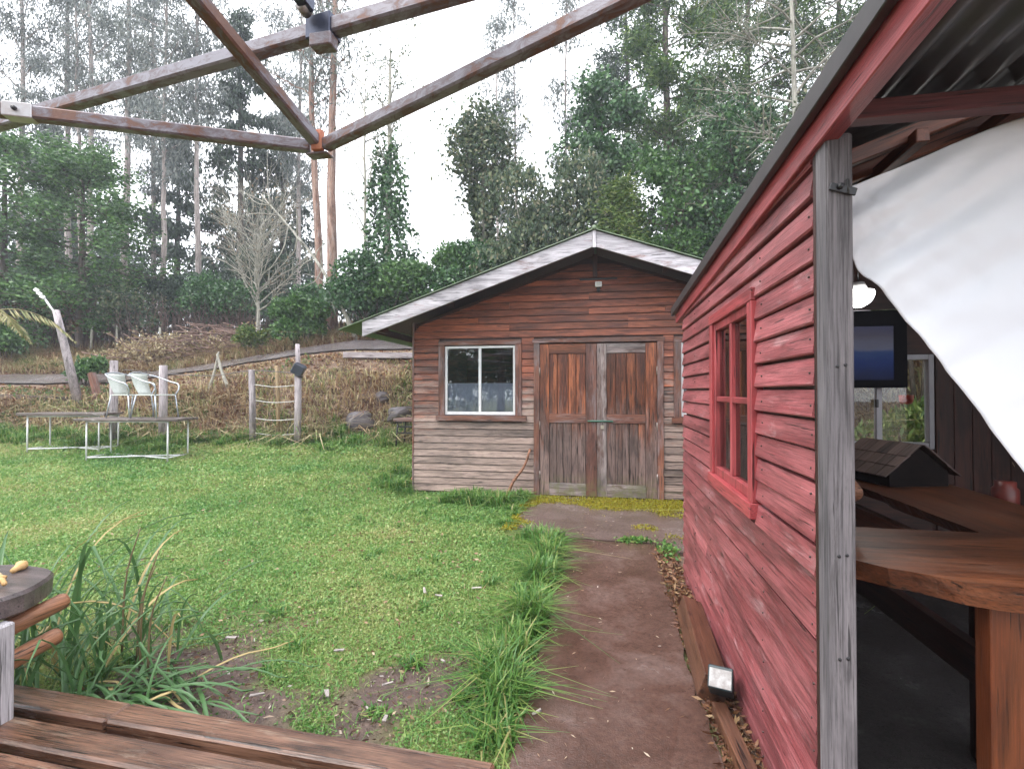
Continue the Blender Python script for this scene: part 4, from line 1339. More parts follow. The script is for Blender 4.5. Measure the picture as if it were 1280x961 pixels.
def leaf_arrays(P, size, aspect=.45, mode='random', jitter=.5):
    """diamond leaves around points P"""
    n = len(P)
    size = np.asarray(size) if np.ndim(size) else np.full(n, size)
    size = size * rng.uniform(.65, 1.3, n)
    if mode == 'droop':
        ax = np.array([0, 0, -1.]) + rng.normal(0, jitter, (n, 3))
    elif mode == 'flat':
        ax = rng.normal(size=(n, 3)); ax[:, 2] *= .3
    elif mode == 'up':
        ax = np.array([0, 0, 1.]) + rng.normal(0, jitter, (n, 3))
    else:
        ax = rng.normal(size=(n, 3))
    ax /= np.linalg.norm(ax, axis=1, keepdims=True) + 1e-9
    b = rand_dirs(n)
    if mode == 'flat': b[:, 2] *= .5
    s = np.cross(ax, b); s /= np.linalg.norm(s, axis=1, keepdims=True) + 1e-9
    L = ax * size[:, None]; Wd = s * (size * aspect)[:, None] * .5
    V = np.stack([P, P + L * .45 + Wd, P + L, P + L * .45 - Wd], 1).reshape(-1, 3)
    return V


def leaf_obj(name, V, mat, parent=None):
    n = len(V) // 4
    return obj(name, npmesh(name, V, np.arange(n * 4).reshape(-1, 4)), mat, parent)


def blades(P, h, w, lean=.5, az=None, bend=.5):
    """grass blades: 2 stacked faces (quad + quad tapering), n x 5.. returned as quads"""
    n = len(P)
    a = rng.uniform(0, 2 * np.pi, n) if az is None else az
    ln = np.abs(rng.normal(0, lean, n))
    d = np.stack([np.cos(a), np.sin(a), np.zeros(n)], 1)
    s = np.stack([-np.sin(a), np.cos(a), np.zeros(n)], 1) * (np.asarray(w) * .5).reshape(-1, 1) if np.ndim(w) else np.stack([-np.sin(a), np.cos(a), np.zeros(n)], 1) * w * .5
    h = np.asarray(h) if np.ndim(h) else np.full(n, h)
    up = np.array([0, 0, 1.])
    m = P + d * (h * ln * .35)[:, None] + up * (h * .6)[:, None]
    tip = P + d * (h * ln * (1 + bend))[:, None] + up * (h * np.clip(1 - .3 * ln, .25, 1))[:, None]
    V = np.stack([P - s, P + s, m + s * .9, m - s * .9, tip + s * .12, tip - s * .12], 1).reshape(-1, 3)
    b = np.arange(n)[:, None] * 6
    F = np.concatenate([b + np.array([0, 1, 2, 3]), b + np.array([3, 2, 4, 5])])
    return V, F


G_LAWN = leafmat("lawn_leaf", [(.0, (.055, .17, .042)), (.28, (.125, .28, .07)), (.52, (.225, .355, .1)), (.78, (.36, .41, .15)), (1, (.44, .36, .19))], .4, .3, .4, patch=.75)
G_TALL = leafmat("tall_grass", [(.0, (.06, .17, .04)), (.6, (.14, .29, .065)), (.9, (.27, .38, .1)), (1, (.42, .38, .17))], .35, .35)
G_DRY = leafmat("dry_grass", [(0, (.15, .075, .055)), (.22, (.28, .16, .11)), (.4, (.46, .34, .2)), (.58, (.6, .5, .34)), (.68, (.4, .4, .2)), (.82, (.2, .27, .1)), (1, (.11, .2, .06))], .7, .25, .2, patch=.9)
G_LITTER = leafmat("leaf_litter", [(0, (.07, .03, .02)), (.4, (.16, .07, .04)), (.7, (.25, .12, .06)), (1, (.36, .25, .13))], .5, .1, .35)
G_MOSS = leafmat("moss_leaf", [(0, (.22, .17, .015)), (.5, (.38, .32, .03)), (1, (.3, .34, .05))], .7, .3, .2)


def lawn():
    # candidate points in view-aligned bands, thinned by the masks
    VS, FS, off = [], [], 0
    bands = [(1.7, 3.2, 15000, .018, .012), (3.2, 4.8, 9500, .023, .016), (4.8, 7.0, 5200, .030, .021), (7.0, 9.2, 3000, .040, .028), (9.2, 11.6, 1900, .05, .036)]
    LV = []
    for d0, d1, den, h, sz in bands:
        wl, wr = -1.12 * d1 - .6, .42 * d1
        n = int((d1 - d0) * (wr - wl) * den)
        r = rng.uniform(wl, wr, n); d = rng.uniform(d0, d1, n)
        x, y = r * CA - d * SA, r * SA + d * CA
        keep = (np.abs(r) < 1.1 * d + .3) | (r < 0) & (r > -1.1 * d - .4)
        m = lawn_mask(x, y) * (1 - dirt_mask(x, y) * .94) * np.clip(.45 + 1.1 * fbm(x * 3.1, y * 3.1, 44), 0, 1)
        # not on deck, path, apron, cabin
        clear = (y > 1.84) & ~((x > -.375) & (y < 4.98)) & ~((x > -1.0) & (y > 4.98)) & ~((x > -2.7) & (y > 6.88))
        keep &= clear & (rng.uniform(size=n) < m)
        x, y = x[keep], y[keep]
        z = height(x, y) - .004
        P = np.stack([x, y, z], 1)
        k = len(P)
        # clover-like leaflets held flat just above the soil
        nl = int(k * .72)
        Pl = P[:nl] + np.stack([np.zeros(nl), np.zeros(nl), rng.uniform(.2, 1.3, nl) * h], 1)
        LV.append(leaf_arrays(Pl, sz * 1.25, .75, 'flat'))
        V, F = blades(P[nl:], h * rng.uniform(.8, 2.4, k - nl), sz * .38, .8)
        VS.append(V); FS.append(F + off); off += len(V)
    o = leaf_obj('lawn_clover', np.concatenate(LV), G_LAWN)
    setp(o, 'short green clover and weeds covering the lawn', 'clover', kind='stuff')
    o = obj('lawn_grass', npmesh('lawn_grass', np.concatenate(VS), np.concatenate(FS)), G_LAWN)
    setp(o, 'fine grass blades growing through the lawn', 'grass', kind='stuff')

    # taller tufts: along the path edge, at the cabin foot, at the lawn end and along the bank foot
    VS, FS, off = [], [], 0
    tufts = []
    for _ in range(46): tufts.append((rng.normal(-.47, .06), rng.uniform(2.05, 5.0), rng.uniform(.06, .2), rng.uniform(.05, .09)))
    for x, y, h, s in ((-.52, 2.5, .2, .1), (-.46, 2.38, .18, .08), (-.6, 2.62, .17, .08), (-.46, 3.2, .24, .09), (-.5, 3.9, .22, .1), (-.48, 4.4, .2, .1), (-.6, 4.8, .2, .12), (-.75, 5.0, .18, .12)): tufts += [(x, y, h, s)] * 2
    for _ in range(30): tufts.append((rng.uniform(-2.0, -1.05), rng.uniform(6.3, 6.8), rng.uniform(.08, .2), .1))
    for _ in range(16): tufts.append((rng.uniform(-1.1, -.98), rng.uniform(5.3, 6.8), rng.uniform(.06, .14), .07))
    for _ in range(18): tufts.append((rng.uniform(-3.3, -2.72), rng.uniform(6.6, 9), rng.uniform(.1, .22), .1))
    for _ in range(90):
        r = rng.uniform(-13, -2.2); d = 10.4 + rng.normal(0, .35)
        x, y = W(r, d); tufts.append((x, y, rng.uniform(.1, .3), .15))
    for _ in range(60):
        x, y = rng.uniform(-3.6, -.6), rng.uniform(2.1, 6.2); tufts.append((x, y, rng.uniform(.03, .09), .06))
    for x, y, h, s in tufts:
        k = int(40 + 60 * s / .1)
        px, py = rng.normal(x, s * .5, k), rng.normal(y, s * .5, k)
        ok = ~((px > -.37) & (py < 4.98)) & ~((px > -.98) & (py > 4.98)); px, py = px[ok], py[ok]; k = len(px)
        if not k: continue
        P = np.stack([px, py, height(px, py) - .01], 1)
        wdt = .006 + .0014 * y
        V, F = blades(P, h * rng.uniform(.45, 1.15, k), min(wdt, .022), .8)
        VS.append(V); FS.append(F + off); off += len(V)
    o = obj('grass_tufts', npmesh('grass_tufts', np.concatenate(VS), np.concatenate(FS)), G_TALL)
    setp(o, 'longer grass tufts fringing path, cabin and bank', 'grass', kind='stuff')

    # dry grass of the bank
    n = 95000
    r = rng.uniform(-17, 1.2, n); d = rng.uniform(10.2, 18.5, n)
    x, y = r * CA - d * SA, r * SA + d * CA
    x2 = rng.uniform(2.5, 6.5, 16000); y2 = rng.uniform(4.6, 9.5, 16000)
    x, y = np.concatenate([x, x2]), np.concatenate([y, y2])
    r, d = rd(x, y)
    keep = (rng.uniform(size=len(x)) < (1 - lawn_mask(x, y)) * np.clip(.15 + 1.5 * fbm(x * 1.1, y * 1.1, 77), 0, 1)) & ~((d > 12.95) & (d < 14.55) & (x < 2.4)) & ~((x > -2.8) & (x < 2.55) & (y < 10))
    x, y = x[keep], y[keep]
    P = np.stack([x, y, height(x, y) - .02], 1); k = len(P)
    dk = rd(x, y)[1]
    V, F = blades(P, rng.uniform(.08, .36, k) * np.where((dk > 12.1) & (dk < 13.1), .4, 1), rng.uniform(.012, .03, k), 1.7, bend=.9)
    o = obj('bank_grass', npmesh('bank_grass', V, F), G_DRY)
    setp(o, 'dry tangled grass and bramble covering the bank', 'dry grass', kind='stuff')
    n = 60000
    r = rng.uniform(-26, 12, n); d = rng.uniform(10.8, 24, n)
    x, y = r * CA - d * SA, r * SA + d * CA
    keep = (lawn_mask(x, y) < .3) & ~((x > -2.8) & (x < 2.55) & (y < 10)) & ~((d > 13.0) & (d < 14.5))
    x, y = x[keep], y[keep]
    P = np.stack([x, y, height(x, y) + rng.uniform(0, .06, len(x))], 1)
    o = leaf_obj('fallen_leaves', leaf_arrays(P, .1, .5, 'flat'), G_LITTER)
    setp(o, 'brown fallen leaves strewn on bank and woodland floor', 'leaves', kind='stuff')

    n = 42000
    r = rng.uniform(-17, 0, n); d = rng.uniform(10.4, 17.5, n)
    x, y = r * CA - d * SA, r * SA + d * CA
    keep = (lawn_mask(x, y) < .6) & (fbm(x * .75, y * .75, 91) > .515) & ~((d > 12.7) & (d < 14.7))  & ~((x > -2.8) & (y < 10))
    x, y = x[keep], y[keep]
    P = np.stack([x, y, height(x, y) + rng.uniform(0, .28, len(x)) * fbm(x * 3, y * 3, 5)], 1)
    o = leaf_obj('bank_brambles', leaf_arrays(P, .075, .6, 'random'), leafmat('bramble_leaf', [(0, (.05, .10, .03)), (.6, (.11, .18, .05)), (.85, (.2, .24, .08)), (1, (.3, .2, .1))], .45, .3))
    setp(o, 'low green brambles growing in patches on the bank', 'brambles', kind='stuff')
    # bark, twigs and stones on the bare soil by the deck
    n = 2600
    x = rng.uniform(-2.5, -.4, n); y = rng.uniform(1.85, 3.4, n)
    keep = rng.uniform(size=n) < .12 + dirt_mask(x, y)
    x, y = x[keep], y[keep]
    P = np.stack([x, y, height(x, y) + rng.uniform(0, .015, len(x))], 1)
    o = leaf_obj('soil_debris', leaf_arrays(P, rng.uniform(.012, .05, len(x)), .3, 'flat'), leafmat('soil_bits', [(0, (.05, .03, .025)), (.6, (.16, .09, .06)), (.85, (.3, .22, .16)), (1, (.5, .46, .42))], .5, .05))
    setp(o, 'bark bits and twigs lying on the bare soil by the deck', 'debris', kind='stuff')
    n = 26000
    r = rng.uniform(-12, 2, n); d = rng.uniform(2.2, 10.5, n); x, y = r * CA - d * SA, r * SA + d * CA
    keep = (y > 1.9) & ~((x > -.4) & (y < 5)) & ~((x > -1.05) & (y >= 5)) & ~((x > -2.75) & (y > 6.85)) & (fbm(x * 1.4, y * 1.4, 17) > .5) & (rng.uniform(size=n) < .45)
    x, y = x[keep], y[keep]
    P = np.stack([x, y, height(x, y) + rng.uniform(.005, .035, len(x))], 1)
    o = leaf_obj('lawn_leaves', leaf_arrays(P, .022 + .003 * np.abs(y), .45, 'flat'), leafmat('lawn_dead', [(0, (.16, .08, .05)), (.6, (.3, .19, .11)), (1, (.45, .36, .24))], .6, .1))
    setp(o, 'small dead leaves scattered through the lawn', 'leaves', kind='stuff')

    # litter strip between path and red wall, moss on the apron
    n = 3600
    x = rng.uniform(.44, .62, n); y = rng.uniform(1.5, 4.75, n)
    P = np.stack([x, y, -.012 + rng.uniform(0, .03, n)], 1)
    o = leaf_obj('wall_litter', leaf_arrays(P, .045, .3, 'flat'), G_LITTER)
    setp(o, 'reddish brown needles and leaves between path and red wall', 'litter', kind='stuff')
    n = 52000
    x = rng.uniform(-1.05, 1.0, n); y = rng.uniform(5.1, 6.9, n)
    edge = sstep(6.15, 6.7, y) + .8 * (1 - sstep(.0, .25, np.abs(x + 1.0))) + .9 * sstep(.15, .8, x) * sstep(5.5, 6.1, y)
    keep = rng.uniform(size=n) < np.clip((fbm(x * 2.2, y * 2.2, 61) - .60 + .36 * np.minimum(edge, 1)) * 5, 0, 1)
    P = np.stack([x[keep], y[keep], .014 + rng.uniform(0, .014, keep.sum())], 1)
    o = leaf_obj('moss', leaf_arrays(P, .02, .7, 'random'), G_MOSS)
    setp(o, 'yellow green moss growing on the concrete before the doors', 'moss', kind='stuff')
    # small weeds at the path joint and debris on the concrete
    x = np.concatenate([rng.normal(.28, .09, 300), rng.normal(.56, .05, 200)]); y = np.concatenate([rng.normal(4.98, .03, 300), rng.normal(4.75, .12, 200)])
    P = np.stack([x, y, .015 + rng.uniform(0, .03, 500)], 1)
    o = leaf_obj('joint_weeds', leaf_arrays(P, .035, .6, 'random'), G_TALL)
    setp(o, 'small green weeds in the joint of the concrete path', 'weeds', kind='stuff')
    n = 150
    x = rng.uniform(-.34, .42, n); y = rng.uniform(1.4, 6.5, n)
    P = np.stack([x, y, np.full(n, .0165)], 1)
    V = leaf_arrays(P, .03, .25, 'flat'); V[:, 2] = np.clip(V[:, 2], .0165, .021)
    o = leaf_obj('path_debris', V, leafmat("pale_debris", [(0, (.2, .1, .06)), (.7, (.4, .3, .2)), (1, (.6, .55, .5))], .6, .05))
    setp(o, 'needles and leaf scraps lying on the wet path', 'debris', kind='stuff')


lawn()


# ------------------------------------------------------------------ strap-leaved plant and palm
def strap_plant():
    t = thing('strap_leaf_plant', 'clump of long green strap leaves behind the log railing', 'plant', (-2.75, 2.3, 0))
    mats = [leafmat("strap_green", [(0, (.04, .10, .035)), (.6, (.08, .17, .06)), (1, (.16, .24, .09))], .3, .25), leafmat("strap_dry", [(0, (.35, .25, .1)), (1, (.5, .4, .2))], .6, .2)]
    LEAF_STALK = plain('dry_stalk', (.13, .1, .05), (.2, .14, .07), .6, 30)
    n = 210
    for i in range(n):
        cx, cy = rng.normal(-2.78, .33), rng.normal(2.22, .2)
        flat = i > 140
        if flat: cx, cy = rng.normal(-2.3, .18), rng.normal(2.08, .1)
        cy = max(cy, 1.9)
        L = (rng.uniform(.45, .95) * (1.15 if cx < -2.8 else .85)) if not flat else rng.uniform(.35, .65)
        a = rng.uniform(0, 6.28); el = rng.uniform(.9, 1.5) if not flat else rng.uniform(.2, .6)
        if flat: a = rng.normal(-.1, .6)
        kink = rng.uniform(.35, .8); wdt = rng.uniform(.012, .024)
        m = 9
        P = [np.array([cx, cy, -.01])]
        for k in range(1, m):
            f = k / (m - 1)
            e = el - 1.2 * f * f - (1.1 if (f > kink and i % 4 == 0) else 0)
            st = L / (m - 1)
            q = P[-1] + st * np.array([math.cos(a) * math.cos(e), math.sin(a) * math.cos(e), math.sin(e)])
            q[2] = max(q[2], .02)
            if q[1] < 1.89:
                if q[2] < .24: q[1] = 1.89
                else: q[2] = max(q[2], .2)
            P.append(q)
        P = np.array(P)
        s = np.array([-math.sin(a), math.cos(a), 0])
        wf = wdt * np.interp(np.linspace(0, 1, m), [0, .3, .8, 1], [.8, 1, .75, .1])[:, None] * .5
        fold = np.array([0, 0, -.3 * wdt])
        V = np.concatenate([P - s * wf, P + fold, P + s * wf])
        Fs = [(k, k + 1, m + k + 1, m + k) for k in range(m - 1)] + [(m + k, m + k + 1, 2 * m + k + 1, 2 * m + k) for k in range(m - 1)]
        obj('leaf', npmesh('leaf', V, np.array(Fs), True), mats[1] if i % 13 == 0 else mats[0], t)
    for (x, y, h) in ((-2.45, 2.3, .52), (-2.38, 2.25, .62), (-2.3, 2.22, .5), (-2.6, 2.35, .7)):
        tubes('stalk', [(curve_pts([(x, y, 0), (x + .02, y, h * .6), (x + .09, y + .02, h)], 8), np.linspace(.006, .003, 8))], LEAF_STALK, t, 6)


strap_plant()


def palm():
    x, y = W(-12.1, 10.6); z = H1(x, y)
    t = thing('palm', 'small palm with drooping yellowish fronds at the lawn edge', 'palm', (x, y, z))
    tubes('trunk', [([(x, y, z - .1), (x, y, z + 1.2), (x, y, z + 2.3)], [.16, .14, .12])], BARK_D, t, 10)
    pm = leafmat("palm_leaf", [(0, (.16, .2, .07)), (.5, (.3, .28, .13)), (1, (.42, .36, .2))], .5, .3)
    for i in range(9):
        a = R(-35 + 40 * i) + YAW * 0
        L = 1.5 + .25 * (i % 3)
        pts = curve_pts([(x, y, z + 2.25), (x + .5 * L * math.cos(a), y + .5 * L * math.sin(a), z + 2.75), (x + .85 * L * math.cos(a), y + .85 * L * math.sin(a), z + 2.6), (x + 1.1 * L * math.cos(a), y + 1.1 * L * math.sin(a), z + 2.1)], 26)
        f = tubes('frond_rib', [(pts, np.linspace(.014, .004, 26))], pm, t, 5)
        V = []
        s = np.array([-math.sin(a), math.cos(a), 0])
        for k in range(3, 26):
            for sg in (-1, 1):
                for _ in range(2):
                    ll = .34 * math.sin(math.pi * min(1, (k + 2) / 27)) + .08
                    p = pts[k] + rng.normal(0, .01, 3)
                    e = p + s * sg * ll * .55 + np.array([math.cos(a), math.sin(a), 0]) * ll * .35 + np.array([0, 0, -ll * .55])
                    w = np.array([math.cos(a), math.sin(a), .0]) * .014
                    V += [p, p * .5 + e * .5 + w, e, p * .5 + e * .5 - w]
        leaf_obj('leaflets', np.array(V), pm, f)


palm()


# ------------------------------------------------------------------ trees
LEAF = {
    'euc': leafmat("euc_leaf", [(0, (.085, .105, .105)), (.5, (.15, .175, .165)), (1, (.26, .28, .255))], .45, .3, .4),
    'dark': leafmat("dark_conifer", [(0, (.02, .04, .03)), (.6, (.045, .075, .05)), (1, (.08, .12, .07))], .6, .2, .3),
    'pine': leafmat("pine_needle", [(0, (.025, .06, .022)), (.6, (.065, .13, .035)), (1, (.15, .22, .055))], .5, .25, .3),
    'green': leafmat("broad_leaf", [(0, (.025, .07, .022)), (.55, (.06, .14, .038)), (1, (.125, .235, .065))], .35, .3, .45),
    'ivy': leafmat("ivy_leaf", [(0, (.015, .05, .02)), (.6, (.042, .115, .038)), (1, (.095, .195, .065))], .3, .2, .5),
    'olive': leafmat("olive_leaf", [(0, (.03, .055, .035)), (.5, (.065, .105, .055)), (.85, (.13, .16, .08)), (1, (.25, .23, .15))], .5, .25, .35),
    'brown': leafmat("withered_leaf", [(0, (.09, .055, .035)), (.5, (.18, .12, .07)), (1, (.34, .26, .16))], .7, .2, .2),
    'yew': leafmat("fresh_conifer", [(0, (.04, .085, .02)), (.6, (.09, .15, .035)), (1, (.19, .23, .06))], .5, .25, .3),
}


def perp(dv):
    a = np.cross(dv, rng.normal(size=3)); return a / (np.linalg.norm(a) + 1e-9)


def tree(name, label, r, d, h, tr, crown=(.4, 1.0), cr=2.0, nl=22, nt=5, leaves=12000, ls=.12, asp=.4, mode='random', spread=.28,
         bark=None, leaf='green', el=(.2, .9), lean=(0, 0), prof='round', group=None, twin=False, droop=0.0, xy=None, cat='tree', twig_leaf=True, clump=None, taper=.25):
    if xy is None: x, y = W(r, d)
    else: x, y = xy
    z = H1(x, y)
    t = thing(name, label, cat, (x, y, z), 0, group)
    paths_big, paths_small, anchors = [], [], []
    stems = [(0, 0, 1.0)] if not twin else [(0, 0, 1.0), (-.42, .05, .82)]
    for ox, oy, sc in stems:
        n = 14
        f = np.linspace(0, 1, n)
        wob = np.cumsum(rng.normal(0, .035 * h / n, (n, 2)), 0) * .6; wob -= wob[0]
        P = np.stack([x + ox * tr * 5 + lean[0] * f * h + ox * f * 1.2 + wob[:, 0], y + oy + lean[1] * f * h + wob[:, 1], z - .2 + f * h * sc], 1)
        rad = tr * sc * (1 - (1 - taper) * f ** .8) * np.where(f < .05, 1.25, 1)
        rad[-1] *= .4
        paths_big.append((P, rad))
        nn = int(nl * sc)
        for i in range(nn):
            q = (i + rng.uniform(0, 1)) / nn
            ft = crown[0] + (crown[1] - crown[0]) * q
            if prof == 'cone': env = (1 - q) ** .8 * 1.0 + .08
            elif prof == 'round': env = math.sqrt(max(.05, 1 - (2 * q - .9) ** 2 / 1.25))
            elif prof == 'top': env = .35 + .65 * q if q < .8 else 1.0 - (q - .8) * 2
            else: env = .8
            L = cr * env * rng.uniform(.65, 1.15)
            k = ft * (n - 1); k0 = min(int(k), n - 2)
            s0 = P[k0] + (P[k0 + 1] - P[k0]) * (k - k0)
            az = i * 2.4 + rng.uniform(-.5, .5)
            e = rng.uniform(*el)
            dv = np.array([math.cos(az) * math.cos(e), math.sin(az) * math.cos(e), math.sin(e)])
            m = 6
            pts = [s0]
            for j in range(1, m):
                dd = dv + np.array([0, 0, -droop * (j / m) ** 1.5]) + rng.normal(0, .12, 3)
                dd /= np.linalg.norm(dd)
                pts.append(pts[-1] + dd * L / (m - 1))
            pts = np.array(pts)
            r0 = min(tr * .4, .018 + .016 * L) * (1.0 - .5 * q)
            paths_small.append((pts, np.linspace(r0, r0 * .25, m)))
            for j in range(nt):
                g = rng.uniform(.3, 1.0) * (m - 1); g0 = min(int(g), m - 2)
                b0 = pts[g0] + (pts[g0 + 1] - pts[g0]) * (g - g0)
                bd = pts[g0 + 1] - pts[g0]; bd /= np.linalg.norm(bd) + 1e-9
                bd = bd * .8 + perp(bd) * rng.uniform(.4, 1.0) + np.array([0, 0, .12 - droop * .5]); bd /= np.linalg.norm(bd)
                l2 = L * rng.uniform(.18, .42)
                mid = b0 + bd * l2 * .5 + rng.normal(0, .04 * l2, 3); end = b0 + bd * l2 + np.array([0, 0, -droop * .2 * l2])
                tw = np.array([b0, mid, end])
                paths_small.append((tw, [r0 * .35, r0 * .22, r0 * .1]))
                anchors.append(tw)
    V1, F1 = tube_arrays(paths_big, 9, False)
    V2, F2 = tube_arrays(paths_small, 4, False)
    me = npmesh('trunk', np.concatenate([V1, V2]), np.concatenate([F1, F2 + len(V1)]), True)
    obj('trunk', me, bark, t)
    if leaves and anchors:
        A = np.array(anchors)                     # k,3,3
        k = len(A)
        # uneven leaf load per twig so that dense clumps stand beside gaps
        wgt = rng.uniform(.1, 1, k) ** 2; wgt /= wgt.sum()
        idx = rng.choice(k, leaves, p=wgt)
        u = rng.uniform(.15, 1.1, leaves)[:, None]
        base = np.where(u < .5, A[idx, 0] + (A[idx, 1] - A[idx, 0]) * u * 2, A[idx, 1] + (A[idx, 2] - A[idx, 1]) * (u * 2 - 1))
        Pn = base + rng.normal(0, 1, (leaves, 3)) * spread * np.array([1, 1, .75])
        leaf_obj('crown', leaf_arrays(Pn, ls, asp, mode), LEAF[leaf], t)
    return t


def shrub(label, r, d, w, h, leaves=7000, ls=.09, leaf='ivy', asp=.6, mode='random', bark=BARK_D, xy=None, z0=0.0, name='shrub', group=None, lobes=9, stems=7, cat='shrub', depth=None):
    if xy is None: x, y = W(r, d)
    else: x, y = xy
    z = H1(x, y) + z0
    t = thing(name, label, cat, (x, y, z), 0, group)
    dp = depth or w * .8
    C = []
    for i in range(lobes):
        C.append((rng.uniform(-.5, .5) * w * .75, rng.uniform(-.5, .5) * dp * .75, h * (.25 + .6 * rng.uniform(0, 1) ** .8), rng.uniform(.17, .3) * min(w, h * 1.3)))
    C = np.array(C)
    paths = []
    for i in range(stems):
        c = C[i % lobes]
        paths.append((curve_pts([(x + c[0] * .3, y + c[1] * .3, z - .1), (x + c[0] * .6, y + c[1] * .6, z + c[2] * .5), (x + c[0], y + c[1], z + c[2])], 6), np.linspace(.03, .01, 6)))
    tubes('stem', paths, bark, t, 5)
    wgt = C[:, 3] ** 2; wgt /= wgt.sum()
    idx = rng.choice(lobes, leaves, p=wgt)
    dr = rand_dirs(leaves); dr[:, 2] = np.where(dr[:, 2] < -.4, -dr[:, 2], dr[:, 2])
    rad = C[idx, 3] * rng.uniform(.45, 1.12, leaves) ** .6 * (1 + .35 * (fbm(dr[:, 0] * 2.5 + idx, dr[:, 2] * 2.5 + dr[:, 1] * 2, 3) - .5) * 2)
    Pn = np.array([x, y, z]) + C[idx, :3] + dr * rad[:, None]
    ok = Pn[:, 2] > z - .05
    leaf_obj('foliage', leaf_arrays(Pn[ok], ls, asp, mode), LEAF[leaf], t)
    return t


def forest():
    G = 'eucalyptus trees on the slope behind the yard'
    px = lambda p, d: (p - 640) / 630 * d
    E = dict(bark=BARK_P, leaf='euc', mode='droop', asp=.22, ls=.21, spread=.34, el=(.3, 1.1), droop=.35, prof='top', nl=24, nt=6)
    tree('eucalyptus', 'tall eucalyptus with a straight white trunk behind the dense green tree', px(155, 21), 21, 21, .17, crown=(.42, 1), cr=2.6, leaves=11500, **E)
    tree('eucalyptus', 'slim eucalyptus with two forked stems left of the dark conifer', px(108, 23), 23, 22, .16, crown=(.4, 1), cr=2.6, leaves=11500, twin=True, **E)
    tree('eucalyptus', 'eucalyptus with a grey brown trunk above the round green tree', px(85, 25), 25, 23, .18, crown=(.45, 1), cr=3.0, leaves=11500, **E)
    tree('eucalyptus', 'leafy eucalyptus at the left end of the wood', px(22, 23), 23, 21, .17, crown=(.38, 1), cr=3.0, leaves=12000, **E)
    tree('eucalyptus', 'eucalyptus farthest along the slope beyond the palm', px(-50, 24), 24, 21, .17, crown=(.38, 1), cr=3.0, leaves=6000, **E)
    tree('eucalyptus', 'eucalyptus with a thin crooked pale trunk and low side stem', px(205, 20), 20, 15, .13, crown=(.45, 1), cr=2.2, leaves=7000, lean=(-.005, 0), **E)
    tree('eucalyptus', 'eucalyptus with a bare straight pale trunk beside the bare tree', px(249, 20.5), 20.5, 17, .14, crown=(.5, 1), cr=2.2, leaves=7000, lean=(-.012, 0), **E)
    tree('eucalyptus', 'thick twin stemmed eucalyptus with peeling reddish bark', px(413, 16.5), 16.5, 16, .2, crown=(.5, 1), cr=2.3, leaves=5200, twin=True, **{**E, 'bark': BARK_R})
    tree('eucalyptus', 'eucalyptus with feathery crown behind the peeling twin stem', px(372, 25), 25, 19, .15, crown=(.35, 1), cr=2.3, leaves=10500, **E)
    tree('eucalyptus', 'eucalyptus with sparse crown between white trunk and dark conifer', px(190, 26), 26, 21, .15, crown=(.35, 1), cr=2.4, leaves=9500, **E)
    S = dict(bark=BARK_P, leaf='euc', mode='droop', asp=.28, ls=.22, spread=.33, el=(.4, 1.2), droop=.3, prof='', nl=15, nt=4)
    tree('eucalyptus', 'very slender eucalyptus with tufted crown rising behind the ivy mound', px(622, 26), 26, 16.5, .10, crown=(.35, 1), cr=1.25, leaves=3600, **S)
    tree('eucalyptus', 'slender eucalyptus standing out against the white sky, its tip the highest tuft', px(648, 27), 27, 19.5, .10, crown=(.4, 1), cr=1.2, leaves=3600, **S)
    tree('eucalyptus', 'slender eucalyptus with a bare lower stem beside the tall pine', px(706, 25), 25, 19, .11, crown=(.4, 1), cr=1.7, leaves=4200, **S)
    C = dict(bark=BARK_D, leaf='dark', mode='droop', asp=.4, ls=.26, spread=.22, el=(-.2, .25), droop=.25, prof='cone', nt=6)
    tree('conifer', 'tall dark bluish conifer behind the bare tree', px(300, 26), 26, 17.0, .24, crown=(.12, 1), cr=3.0, nl=56, leaves=15000, **C)
    tree('conifer', 'dark conifer half hidden behind the peeling eucalyptus', px(352, 28), 28, 13, .22, crown=(.1, 1), cr=2.6, nl=44, leaves=9000, **C)
    tree('conifer', 'dark conifer behind the two pale trunks', px(222, 27), 27, 11.5, .22, crown=(.1, 1), cr=2.8, nl=44, leaves=10000, **C)
    tree('conifer', 'dark conifer behind the dense green trees', px(60, 28), 28, 12, .22, crown=(.1, 1), cr=3.0, nl=40, leaves=8000, **C)
    B = dict(bark=BARK_D, leaf='green', mode='flat', asp=.5, ls=.13, spread=.2, el=(-.05, .5), droop=.1, prof='round', nt=8)
    tree('broadleaf_tree', 'dense dark green tree with layered foliage behind the leaning lamp', px(100, 17.5), 17.5, 7.0, .16, crown=(.12, 1), cr=2.5, nl=44, leaves=24000, **B)
    tree('broadleaf_tree', 'dense green tree whose foliage hangs beside the palm', px(2, 17), 17, 7.4, .16, crown=(.1, 1), cr=2.3, nl=38, leaves=19000, **B)
    tree('bare_tree', 'leafless tree with many fine pale twigs behind the brush pile', px(322, 17.2), 17.2, 4.2, .08, crown=(.3, 1), cr=2.9, nl=44, nt=17, leaves=500, ls=.09, asp=.5, spread=.05, bark=BARK_L, leaf='brown', el=(.55, 1.25), prof='', taper=.3)
    tree('bare_tree', 'tall leafless tree with thin upright boughs against the sky', px(455, 16), 16, 9.4, .09, crown=(.3, 1), cr=2.2, nl=22, nt=6, leaves=500, ls=.1, asp=.4, spread=.08, bark=BARK_L, leaf='olive', el=(.6, 1.25), prof='', taper=.1)
    # fallen / leaning bare branch
    p0 = np.array(WZ(px(447, 14.6), 14.6)); 
    p1 = np.array([*W(px(325, 15.2), 15.2), 7.4])
    path = curve_pts([p0, p0 * .6 + p1 * .4 + np.array([0, 0, .5]), p1], 14)
    ps = [(path, np.linspace(.07, .02, 14))]
